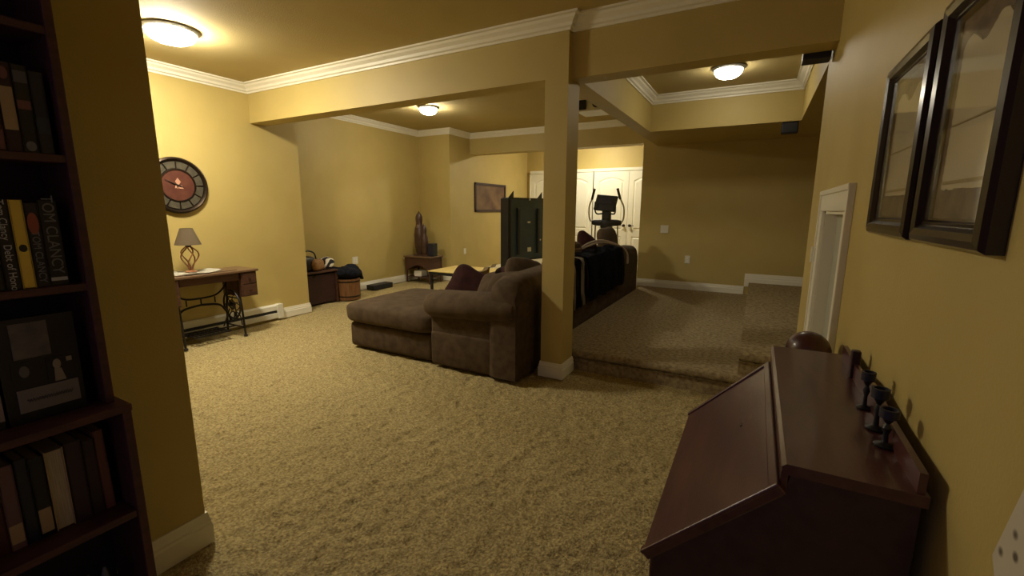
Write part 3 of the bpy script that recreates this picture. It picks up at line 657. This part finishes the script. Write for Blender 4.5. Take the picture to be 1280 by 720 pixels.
STR1 = stripes('brown_tan_stripe', 2, 6, [(0, (.08, .05, .03)), (.45, (.16, .11, .065)), (.55, (.06, .035, .022)), (.8, (.13, .09, .05))])
pillow((-1.86, 4.75, .88), (.22, .20, .10), (R(72), R(10), R(70)), STR1, 'striped brown cushion rising above the sofa back next to post', 5)
pillow((-1.88, 5.45, .92), (.22, .20, .09), (R(75), R(22), R(80)), MAROON, 'dark brown cushion with pointed top above sofa back', 6)
pillow((-1.86, 6.30, .93), (.24, .23, .12), (R(75), 0, R(85)), SOFAD, 'plump brown cushion above the sofa back nearest its far arm', 7)
# throws over the back
def throw(name, y0, y1, drop, m, label, amp=.012, inner=.62, seed=0):
    path = [(-1.80, .905), (-1.75, .905), (-1.65, .895), (-1.59, .86), (-1.572, .75), (-1.568, .62), (-1.566, .50), (-1.566, .40)]
    path = [p for p in path if p[1] >= drop or p[0] < -1.6]
    rr = random.Random(seed); bm = nb(); rows = []; ny_ = 26; ph = rr.random() * 6
    P = smoothpts([(p[0], 0, p[1]) for p in path], 3)
    for j in range(ny_ + 1):
        y = y0 + (y1 - y0) * j / ny_; wv_ = math.sin(j * .9 + ph) * amp + math.sin(j * 2.1 + ph) * amp * .5 + amp
        rows.append([bm.verts.new((p.x + (wv_ if p.x > -1.62 else 0), y + .02 * math.sin(i * .5 + ph), p.z + (wv_ * .8 if -1.95 < p.x < -1.6 else 0) + (rr.uniform(-.012, .012) if i in (0, len(P) - 1) else 0))) for i, p in enumerate(P)])
    for a, b in zip(rows, rows[1:]):
        for i in range(len(P) - 1): bm.faces.new((a[i], a[i + 1], b[i + 1], b[i]))
    bmesh.ops.solidify(bm, geom=bm.faces[:], thickness=.012)
    return origin(tag(obj(name, bm, m, None, True), label, 'blanket'), (-1.75, (y0 + y1) / 2, .9))
STR2 = stripes('black_cream_stripe', 1, 3.4, [(0, (.010, .010, .014)), (.10, (.42, .36, .26)), (.22, (.02, .018, .02)), (.42, (.40, .34, .25)), (.54, (.012, .010, .014)), (.7, (.14, .05, .05)), (.76, (.010, .010, .014))])
throw('striped_throw', 4.02, 4.62, .40, STR2, 'black throw with cream stripes hanging over sofa back beside the post', seed=1)
throw('dark_throw', 4.66, 6.10, .40, BLACKC, 'plain black navy throw draped over the middle of sofa back', seed=2, amp=.016)
bm = nb()
for k, (za, rr_) in enumerate(((0, .013), (.03, .012))):
    tube(bm, smoothpts([(-1.80 + .02 * k, 4.78, .935), (-1.76, 5.1, .97 + za), (-1.72, 5.45, 1.0 + za * .8), (-1.66, 5.8, .96 + za * .5), (-1.59, 6.05, .90), (-1.555 - .004 * k, 6.18 + .05 * k, .80), (-1.55, 6.2 + .05 * k, .66)], 6), rr_, 7)
STRC = mat('tan_cream_knit', (.42, .34, .24), .9, bump=.5, bscale=150)
origin(tag(obj('knitted_scarf', bm, STRC, None, True), 'cream banded scarf edge lying along the black throw', 'scarf'), (-1.7, 5.45, .95))
# tan throw on the chaise beside the maroon cushion
bm = nb(); rows = []
for j in range(15):
    t = j / 14; y = 3.78 + .50 * t
    row = []
    for i, (dx, z) in enumerate(((0, .50), (.05, .515), (.10, .56), (.15, .66), (.19, .75), (.24, .79), (.30, .80))):
        row.append(bm.verts.new((-2.80 + dx + .015 * math.sin(j * 1.3 + i), y + .03 * math.sin(i), z - .06 * (1 - t) * (i > 2) + .008 * math.sin(j * 1.1 + i * 2))))
    rows.append(row)
for a, b in zip(rows, rows[1:]):
    for i in range(6): bm.faces.new((a[i], a[i + 1], b[i + 1], b[i]))
bmesh.ops.solidify(bm, geom=bm.faces[:], thickness=.014)
TANT = mat('tan_gold_throw', (.38, .28, .12), .9, col2=(.26, .17, .08), scale=30, bump=.5, bscale=90)
origin(tag(obj('tan_throw', bm, TANT, None, True), 'tan gold throw heaped between the chaise and the maroon cushion', 'blanket'), (-2.65, 4.0, .5))

# ---------------------------------------------------------------- projector and speakers
pj = thing('projector', 'white and black projector hung from the alcove ceiling right of the post', 'projector', (-1.82, 5.34, 2.9))
bm = nb(); tube(bm, [(-1.82, 5.34, 2.9), (-1.82, 5.34, 2.65)], .02, 8); obj('mount', bm, BLACKP, pj)
bm = nb(); box(bm, -1.98, -1.64, 5.16, 5.50, 2.53, 2.66, .012); pb_ = obj('body', bm, WHITEP, pj)
bm = nb(); box(bm, -1.97, -1.85, 5.135, 5.16, 2.545, 2.65, .004); obj('vent_grille', bm, BLACKP, pj)
bm = nb(); lathe(bm, [(.045, 0), (.055, -.05), (.035, -.054)], (-1.71, 5.16, 2.60), 16, 'y'); obj('lens', bm, BLACKP, pj)
def speaker(x0, x1, y0, y1, z0, z1, label):
    t = thing('ceiling_speaker', label, 'speaker', ((x0 + x1) / 2, (y0 + y1) / 2, z1), 0, 'dark box speakers'); bm = nb(); box(bm, x0, x1, y0, y1, z0, z1, .006); obj('cabinet', bm, DARKBL, t)
    bm = nb(); box(bm, x0 + .01, x1 - .01, y0 - .006, y0, z0 + .01, z1 - .01, .002); obj('grille', bm, BLACKP, t)
speaker(.165, .315, 3.545, 3.68, 2.345, 2.52, 'dark box speaker behind the front beam at the right wall')
speaker(.15, .31, 6.03, 6.15, 2.26, 2.38, 'small dark box speaker under the low ceiling by the far wall')

# ---------------------------------------------------------------- slant-front desk
dk = thing('slant_front_desk', 'dark mahogany slant-front writing desk against the right wall', 'desk', (.08, 1.38, 0))
DX0, DX1, DY0, DY1 = -.155, .305, .985, 1.80
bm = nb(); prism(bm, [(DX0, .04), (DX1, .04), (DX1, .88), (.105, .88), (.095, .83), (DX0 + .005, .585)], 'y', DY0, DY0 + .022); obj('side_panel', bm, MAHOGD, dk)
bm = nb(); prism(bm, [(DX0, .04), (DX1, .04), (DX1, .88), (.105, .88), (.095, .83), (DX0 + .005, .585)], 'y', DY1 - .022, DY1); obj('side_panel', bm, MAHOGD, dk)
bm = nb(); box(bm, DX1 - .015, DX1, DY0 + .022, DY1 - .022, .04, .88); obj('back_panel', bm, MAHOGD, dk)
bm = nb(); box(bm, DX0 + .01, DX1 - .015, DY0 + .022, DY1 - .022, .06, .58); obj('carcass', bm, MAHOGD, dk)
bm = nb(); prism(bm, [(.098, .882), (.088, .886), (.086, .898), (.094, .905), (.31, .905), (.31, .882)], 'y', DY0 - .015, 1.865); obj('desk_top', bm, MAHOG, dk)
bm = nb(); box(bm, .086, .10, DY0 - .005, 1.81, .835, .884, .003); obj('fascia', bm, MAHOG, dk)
# lid: thick board on the slope with raised lip
s0, s1 = Vector((.085, 0, .862)), Vector((-.172, 0, .602)); dvec = (s1 - s0); L = dvec.length; ang = math.atan2(dvec.z, dvec.x)
ML = Matrix.Translation(((s0 + s1) / 2) + Vector((0, 1.375, 0))) @ Matrix.Rotation(-math.atan2(s0.z - s1.z, s0.x - s1.x), 4, 'Y')
bm = nb(); box(bm, -L / 2, L / 2, -.415, .415, -.022, 0, .004, 2, ML); ld = obj('writing_lid', bm, MAHOG, dk)
bm = nb()
for a in ((-L / 2, L / 2, -.418, -.398), (-L / 2, L / 2, .398, .418), (L / 2 - .022, L / 2, -.41, .41)): box(bm, *a, -.004, .006, .003, 2, ML)
obj('lid_moulding', bm, MAHOG, ld)
bm = nb(); box(bm, .075, .082, -.012, .012, -.0, .002, 0, 2, ML); obj('keyhole_plate', bm, BRONZE, ld)
for z0, z1 in ((.09, .23), (.245, .385), (.40, .56)):
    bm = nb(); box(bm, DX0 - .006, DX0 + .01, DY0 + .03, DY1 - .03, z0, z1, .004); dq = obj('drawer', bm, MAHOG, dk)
    for yy in (1.18, 1.60):
        bm = nb(); tube(bm, smoothpts([(DX0 - .006, yy - .035, (z0 + z1) / 2), (DX0 - .024, yy - .02, (z0 + z1) / 2 - .012), (DX0 - .024, yy + .02, (z0 + z1) / 2 - .012), (DX0 - .006, yy + .035, (z0 + z1) / 2)], 4), .003, 6); obj('handle', bm, BRONZE, dq)
for x in (DX0 + .005, DX1 - .045):
    for y in (DY0, DY1 - .04):
        bm = nb(); box(bm, x, x + .04, y, y + .04, 0, .06, .004); obj('foot', bm, MAHOGD, dk)
bm = nb(); prism(bm, [(DY0 - .01, .905), (DY0 - .01, .945), (1.2, .95), (1.38, .965), (1.56, .95), (1.80, .955), (1.80, .905)], 'x', .292, .304); obj('gallery_rail', bm, MAHOG, dk)
bm = nb(); box(bm, .284, .306, 1.60, 1.625, .905, .99, .003); obj('rail_post', bm, MAHOGD, dk)
# dark turned candle holders on the desk
def holder(x, y, h_, label, r=.013):
    t = thing('candle_holder', label, 'candle holder', (x, y, .905), 0, 'dark candle holders on the desk')
    bm = nb(); lathe(bm, [(r * 1.2, 0), (r * 1.3, .004), (r * .4, .010), (r * .3, h_ * .35), (r * .6, h_ * .5), (r * .3, h_ * .62), (r * .7, h_ * .74)], (x, y, .9055), 16); obj('stem', bm, BLACKP, t, True)
    bm = nb(); lathe(bm, [(r * .7, h_ * .74), (r * 1.15, h_ * .78), (r * 1.15, h_), (r * .85, h_), (r * .8, h_ * .85), (0, h_ * .84)], (x, y, .9055), 16); obj('cup', bm, DARKBL, t, True)
holder(.280, 1.36, .098, 'dark turned candle holder farthest along the desk top')
holder(.280, 1.235, .100, 'dark turned candle holder in the middle of the desk-back row', .015)
holder(.280, 1.15, .085, 'dark turned candle holder nearest the camera on desk top', .015)

# floor globe behind the desk
gl = thing('floor_globe', 'dark red-brown round globe on a stand behind the far end of the desk', 'globe', (.222, 2.05, 0))
GLOBE = mat('dark_red_globe', (.085, .018, .014), .4, col2=(.05, .014, .014), scale=9, coat=.3)
gx, gy, gz = .222, 2.05, .853
bm = nb(); cushion(bm, (gx, gy, gz), (.078, .078, .078), e=1, e2=1, n=18); obj('ball', bm, GLOBE, gl, True)
bm = nb(); tube(bm, [Vector((gx + .086 * math.cos(a) * math.cos(.9), gy + .086 * math.cos(a) * math.sin(.9), gz + .086 * math.sin(a))) for a in [i * math.pi / 12 - math.pi / 2 for i in range(9)]], .004, 6); obj('meridian', bm, BRONZE, gl, True)
bm = nb(); lathe(bm, [(.090, .0), (.096, .003), (.096, .014), (.090, .016), (.082, .014), (.082, 0)], (gx, gy, gz - .05), 32); obj('ring', bm, MAHOG, gl, True)
for k in range(3):
    a = 2 * math.pi * k / 3 + .5; bm = nb(); tube(bm, smoothpts([(gx + .088 * math.cos(a), gy + .088 * math.sin(a), gz - .045), (gx + .065 * math.cos(a), gy + .065 * math.sin(a), .45), (gx + .09 * math.cos(a), gy + .09 * math.sin(a), .012)], 5), .012, 8); obj('leg', bm, MAHOG, gl, True)
bm = nb(); lathe(bm, [(.06, .40), (.06, .415)], (gx, gy, 0), 20); obj('stretcher', bm, MAHOG, gl)

# ---------------------------------------------------------------- framed prints on the right wall
def artmat():
    m = mat('mottled_print', (.20, .15, .11), .7, col2=(.05, .03, .04), scale=22, detail=8); return m
ARTM = artmat(); PARCH = mat('parchment', (.56, .50, .34), .7, col2=(.62, .56, .40), scale=6); PARCH2 = mat('parchment_tan', (.34, .27, .14), .7)
def picture(y0, y1, z0, z1, label):
    t = thing('framed_print', label, 'picture', (XR, (y0 + y1) / 2, (z0 + z1) / 2), 0, 'framed prints on the right wall')
    fw = .052; xo, xi = XR - .034, XR - .008
    bm = nb()
    prof = [(0, XR), (0, xo + .012), (.006, xo + .004), (.018, xo), (.030, xo + .004), (.038, xo + .014), (.044, xo + .012), (fw, xo + .024), (fw, XR)]
    cor = [(y0, z0, 1, 1), (y1, z0, -1, 1), (y1, z1, -1, -1), (y0, z1, 1, -1)]; rg = []
    for y, z, a, b in cor: rg.append([bm.verts.new((x, y + a * d, z + b * d)) for d, x in prof])
    for i in range(4):
        A, B = rg[i], rg[(i + 1) % 4]
        for j in range(len(prof)): bm.faces.new((A[j], A[(j + 1) % len(prof)], B[(j + 1) % len(prof)], B[j]))
    obj('frame', bm, FRAMEB, t)
    bm = nb(); box(bm, xi, xi + .004, y0 + fw - .004, y1 - fw + .004, z0 + fw - .004, z1 - fw + .004); ar = obj('backing_print', bm, ARTM, t)
    # parchment with deckled edges
    bm = nb(); pts = []; a0, a1, b0, b1 = y0 + fw + .018, y1 - fw - .035, z0 + fw + .055, z1 - fw - .055; k = 30
    rr = random.Random(int(y0 * 100))
    for i in range(k): pts.append((a0 + (a1 - a0) * i / k, b0 + rr.uniform(-.002, .002)))
    for i in range(k): pts.append((a1 + (.002 if i % 2 else -.002), b0 + (b1 - b0) * i / k))
    for i in range(k): pts.append((a1 + (a0 - a1) * i / k, b1 + .014 * math.sin(i * .35) + rr.uniform(-.002, .002)))
    for i in range(k): pts.append((a0 + (.002 if i % 2 else -.002), b1 + (b0 - b1) * i / k))
    prism(bm, pts, 'x', xi - .004, xi); obj('parchment_panel', bm, PARCH, ar)
    bm = nb(); box(bm, xi - .006, xi - .004, a0 + .01, a1 - .01, b0 + .01, b0 + .016); box(bm, xi - .006, xi - .004, a0 + .01, a1 - .01, b0 + (b1 - b0) * .45, b0 + (b1 - b0) * .45 + .003); obj('border_line', bm, PARCH2, ar)
    bm = nb(); box(bm, xi - .012, xi - .0105, y0 + fw - .004, y1 - fw + .004, z0 + fw - .004, z1 - fw + .004); obj('glass_pane', bm, GLASS, t)
picture(1.345, 1.755, 1.335, 1.805, 'dark framed parchment print farther along the right wall, near the low door')
picture(.935, 1.300, 1.335, 1.815, 'dark framed parchment print nearest the camera on the right wall')

# patterned plaque low on the right wall
FLOR = mat('cream_floral_card', (.55, .50, .40), .7); nt = FLOR.node_tree
vo = nt.nodes.new('ShaderNodeTexVoronoi'); vo.inputs['Scale'].default_value = 26; rp = nt.nodes.new('ShaderNodeValToRGB'); rp.color_ramp.elements[0].position = .13; rp.color_ramp.elements[1].position = .24
rp.color_ramp.elements[0].color = (.13, .10, .07, 1); rp.color_ramp.elements[1].color = (.58, .53, .42, 1)
tcn = nt.nodes.new('ShaderNodeTexCoord'); nt.links.new(tcn.outputs['Object'], vo.inputs['Vector']); nt.links.new(vo.outputs['Distance'], rp.inputs[0]); nt.links.new(rp.outputs[0], nt.nodes['Principled BSDF'].inputs['Base Color'])
pq = thing('floral_plaque', 'cream floral patterned plaque at the lower right edge by the desk', 'plaque', (XR - .006, .66, .95))
bm = nb(); prism(bm, [(.765, .950), (.725, 1.085), (.60, 1.15), (.52, .95), (.60, .84), (.735, .905)], 'x', XR - .016, XR - .001); obj('card', bm, FLOR, pq)

# ---------------------------------------------------------------- bookcase on the left
bc = thing('bookcase', 'tall dark cherry bookcase against the near left wall', 'bookcase', (-1.82, .15, 0))
BY0, BY1, BXF, BXL, BXB = -.30, .535, -1.72, -1.665, -1.925
bm = nb(); box(bm, BXB, BXF, BY1 - .004, BY1 + .018, .80, 2.15, .003); obj('upper_side', bm, SHELFW, bc)
bm = nb(); box(bm, BXB, BXF, BY0, BY0 + .022, .80, 2.15, .003); obj('upper_side', bm, SHELFW, bc)
bm = nb(); box(bm, BXB, BXL, BY1 + .012, BY1 + .036, 0, .776, .003); obj('lower_side', bm, SHELFW, bc)
bm = nb(); box(bm, BXB, BXL, BY0 - .02, BY0 + .002, 0, .776, .003); obj('lower_side', bm, SHELFW, bc)
bm = nb(); box(bm, BXB, BXB + .01, BY0, BY1 + .01, .02, 2.15); obj('back_panel', bm, mat('bookcase_back', (.018, .014, .022), .7), bc)
for z, xf in ((2.15, BXF + .01), (1.88, BXF - .004), (1.545, BXF - .004), (1.18, BXF - .004)):
    bm = nb(); box(bm, BXB + .01, xf, BY0 + .02, BY1, z - .022, z, .003); obj('shelf', bm, SHELFW, bc)
for z in (.80, .445, .10):
    bm = nb(); box(bm, BXB + .01, BXL + (.004 if z == .80 else -.002), BY0, BY1 + (.038 if z == .80 else .012), z - .024, z, .004); obj('shelf', bm, SHELFW, bc)
bm = nb(); box(bm, BXL - .02, BXL - .005, BY0, BY1 + .012, 0, .076); obj('kick_board', bm, SHELFW, bc)
PAGES = mat('book_pages', (.50, .44, .32), .8, stretch=(1, 40, 1), col2=(.36, .31, .22), scale=12)
def spine_text(parent, txt, x, y, z, size, m, z_h=None):
    cu = bpy.data.curves.new('title', 'FONT'); cu.body = txt; cu.size = size; cu.extrude = .0006; cu.align_x = 'CENTER'; cu.align_y = 'CENTER'
    o = bpy.data.objects.new('t', cu); COL.objects.link(o)
    dg = bpy.context.evaluated_depsgraph_get(); me = bpy.data.meshes.new_from_object(o.evaluated_get(dg)); COL.objects.unlink(o); bpy.data.objects.remove(o)
    # letters read downwards on a spine facing +x
    me.transform(Matrix.Translation((x, y, z)) @ Matrix.Rotation(R(90), 4, 'X').to_3x3().to_4x4() if False else Matrix.Translation((x, y, z)) @ Matrix(((0, 0, 1, 0), (0, 1, 0, 0), (-1, 0, 0, 0), (0, 0, 0, 1))))
    me.materials.clear(); me.materials.append(m); t = bpy.data.objects.new('title', me); COL.objects.link(t); t.parent = parent
    me.transform(Matrix.Translation(-parent.location)); return t
def cmat(name, c, rough=.5): return mat(name, c, rough)
WHT, GRY, GLD = cmat('white_ink', (.5, .5, .5)), cmat('grey_ink', (.16, .17, .19)), mat('gold_foil', (.62, .48, .14), .25, metal=.8)
def book(y0, y1, z0, h_, x1, depth, m, label, group, lean=0, bands=(), title=None, oval=None, pages_front=False):
    yc = (y0 + y1) / 2; t = thing('book', label, 'book', (x1 - depth / 2, yc, z0 + .001), 0, group)
    th = y1 - y0; bm = nb()
    box(bm, x1 - depth, x1, y0, y0 + .0025, z0 + .001, z0 + h_); box(bm, x1 - depth, x1, y1 - .0025, y1, z0 + .001, z0 + h_)
    if not pages_front: box(bm, x1 - .003, x1, y0, y1, z0 + .001, z0 + h_, .0012)
    obj('cover', bm, m, t)
    bm = nb(); box(bm, x1 - depth + .004, x1 - .004, y0 + .0025, y1 - .0025, z0 + .004, z0 + h_ - .004); obj('pages', bm, PAGES, t)
    for (a, b, mm) in bands:
        bm = nb(); box(bm, x1, x1 + .0012, y0 + .002, y1 - .002, z0 + h_ * a, z0 + h_ * b); obj('spine_band', bm, mm, t)
    if title: spine_text(t, title[0], x1 + .0012, yc, z0 + h_ * title[1], title[2], title[3])
    if oval:
        bm = nb(); lathe(bm, [(1, 0), (1, .001)], (0, 0, 0), 20, 'x')
        for v in bm.verts: v.co = Vector((x1 + .0005 + v.co.x, yc + v.co.y * oval[1], z0 + h_ * oval[0] + v.co.z * oval[2]))
        obj('spine_emblem', bm, oval[3], t)
    if lean: t.rotation_euler = (lean, 0, 0)
    return t
BLKB, NVYB, REDB, CRMB, TANB = cmat('black_cover', (.008, .008, .014), .35), cmat('navy_cover', (.010, .014, .030), .4), cmat('dark_red_cover', (.06, .010, .016), .4), cmat('cream_cover', (.38, .28, .16)), cmat('mauve_cover', (.15, .08, .09))
PINK = cmat('faded_pink', (.18, .07, .07)); SX = -1.742
gA, gB, gD = 'hardbacks on the second shelf from the top', 'novels on the middle shelf', 'books on the lower open shelf'
def fill(y1, z0, gname, seed, hs=(.19, .23)):
    rr = random.Random(seed); y = y1; k = 0
    while y > BY0 + .08 and k < 1:
        th = rr.uniform(.028, .042); book(y - th, y - .001, z0, rr.uniform(*hs), SX, .15, rr.choice([BLKB, NVYB, REDB]), 'dark plain book at the left end of the %s row, cut by the frame edge' % {gA: 'upper', gB: 'middle', gD: 'lower'}[gname], gname); y -= th; k += 1
book(.488, .516, 1.545, .215, SX, .15, NVYB, 'dark blue plain-spined book at right end of the upper row', gA, bands=((.25, .45, cmat('blue_band', (.02, .03, .06))),))
book(.457, .486, 1.545, .225, SX, .15, BLKB, 'black book with grey top band and white publisher mark', gA, bands=((.80, .93, cmat('grey_band', (.09, .09, .12))), (.50, .60, PINK)), oval=(.08, .010, .013, GRY))
book(.426, .455, 1.545, .225, SX, .15, cmat('plum_cover', (.035, .014, .022)), 'plum book with broad cream label on spine', gA, bands=((.25, .73, CRMB),), oval=(.88, .009, .016, PINK))
book(.394, .424, 1.545, .215, SX, .15, REDB, 'dark red book with faded pink bands at both ends', gA, bands=((.86, .98, PINK), (.02, .25, PINK)))
fill(.392, 1.545, gA, 1)
book(.462, .500, 1.18, .240, SX, .15, BLKB, 'black novel with grey upper title and silver lower line, right end of row', gB, title=('TOM CLANCY', .60, .034, GRY), bands=((.06, .10, WHT),))
book(.434, .461, 1.18, .232, SX, .15, cmat('charcoal_cover', (.016, .014, .022)), 'charcoal novel with a red oval above its grey title', gB, title=('TOM CLANCY', .36, .022, GRY), oval=(.76, .011, .030, cmat('red_oval', (.30, .07, .05))))
book(.407, .433, 1.18, .240, SX, .15, GLD, 'gold foil spined novel on the middle shelf', gB, oval=(.46, .008, .010, BLKB))
book(.376, .406, 1.18, .230, SX, .15, BLKB, 'black novel lettered Tom Clancy Debt of Honor in white', gB, title=('Tom Clancy  Debt of Honor', .50, .0215, WHT))
fill(.375, 1.18, gB, 2)
gS = -1.752
book(.500, .524, .445, .27, gS, .15, cmat('salmon_cover', (.17, .065, .055)), 'salmon red thin book at the right end of the lower row', gD, lean=R(1))
book(.468, .497, .445, .25, gS, .15, cmat('dark_purple_cover', (.030, .016, .022)), 'dark purple book left of the salmon one', gD)
book(.428, .466, .445, .26, gS, .15, cmat('dusky_cover', (.04, .02, .028)), 'dusky book beside the exposed white pages', gD)
book(.385, .426, .445, .255, gS, .15, CRMB, 'pale book shelved with its cream page edges outward', gD, pages_front=True)
book(.352, .382, .445, .25, gS, .15, BLKB, 'black book with small pale label near spine foot', gD, bands=((.06, .36, CRMB),))
book(.325, .350, .445, .26, gS, .15, NVYB, 'navy book in the lower row left of the labelled black one', gD)
book(.292, .322, .445, .255, gS, .15, TANB, 'mauve book with cream block low on spine', gD, bands=((.08, .30, CRMB),))
book(.262, .290, .445, .26, gS, .15, REDB, 'dark red book at the left of the lower row', gD)
fill(.260, .445, gD, 3)
# photograph frame on the counter shelf
PHB = cmat('photo_grey', (.10, .095, .11)); PHL = cmat('photo_light', (.26, .22, .18)); CARD = mat('caption_card', (.18, .165, .17), .7)
pf = thing('photo_frame', 'black multi-photo frame with caption card standing on counter shelf', 'picture frame', (-1.765, .41, .80))
bm = nb(); box(bm, -1.775, -1.755, .325, .50, .80, 1.10, .003); obj('frame', bm, BLKB, pf)
bm = nb(); box(bm, -1.755, -1.753, .365, .44, .985, 1.085); obj('photo', bm, mat('dim_photo', (.07, .065, .085), .4, col2=(.14, .13, .13), scale=25), pf)
bm = nb(); box(bm, -1.755, -1.753, .355, .405, .915, .975); a = obj('photo', bm, BLKB, pf)
bm = nb(); cushion(bm, (-1.753, .38, .948), (.001, .010, .017), e=1, e2=1, n=8); obj('pictured_face', bm, PHB, a)
bm = nb(); box(bm, -1.755, -1.753, .425, .485, .900, .975); a = obj('photo', bm, BLKB, pf)
bm = nb(); cushion(bm, (-1.753, .447, .952), (.001, .009, .015), e=1, e2=1, n=8); prism(bm, [(.438, .902), (.462, .902), (.455, .938), (.440, .940)], 'x', -1.753, -1.7525); obj('pictured_person', bm, PHL, a)
bm = nb(); box(bm, -1.753, -1.7525, .468, .480, .955, .968); obj('pictured_shape', bm, PHL, a)
bm = nb(); box(bm, -1.754, -1.750, .358, .486, .832, .898, .001); a = obj('caption_card', bm, CARD, pf)
bm = nb(); pts = [(-1.7495, .375 + .095 * i / 60, .865 + .006 * math.sin(i * 1.7) * (1 if i % 13 else 2.2)) for i in range(61)]; tube(bm, pts, .0010, 4); obj('handwriting', bm, cmat('faint_ink', (.07, .065, .07)), a)
pf2 = thing('photo_frame', 'pale matted photo frame cut by the left edge of view on counter shelf', 'picture frame', (-1.765, .27, .80))
bm = nb(); box(bm, -1.775, -1.755, .20, .338, .80, 1.0, .003); obj('frame', bm, BLKB, pf2)
bm = nb(); box(bm, -1.755, -1.752, .21, .328, .825, .90); obj('mat_board', bm, mat('mat_board', (.28, .22, .2), .7), pf2)
# ornaments low down
for k, (y, s) in enumerate(((.47, .022), (.43, .016), (.30, .03))):
    bm = nb(); lathe(bm, [(s, 0), (s * 1.1, .02), (s * .7, .07), (s * .35, .10), (s * .5, .13), (s * .2, .16)], (-1.75, y, .101), 14)
    o = obj('ornament', bm, cmat('dim_silver', (.09, .10, .12), .35), None, True); origin(tag(o, ['small grey vase ornament at right on the bottom shelf', 'smallest grey ornament, second from the right on the bottom shelf', 'wider grey ornament at left on the bottom shelf'][k], 'ornament', 'ornaments on the bottom shelf'), (-1.75, y, .101))
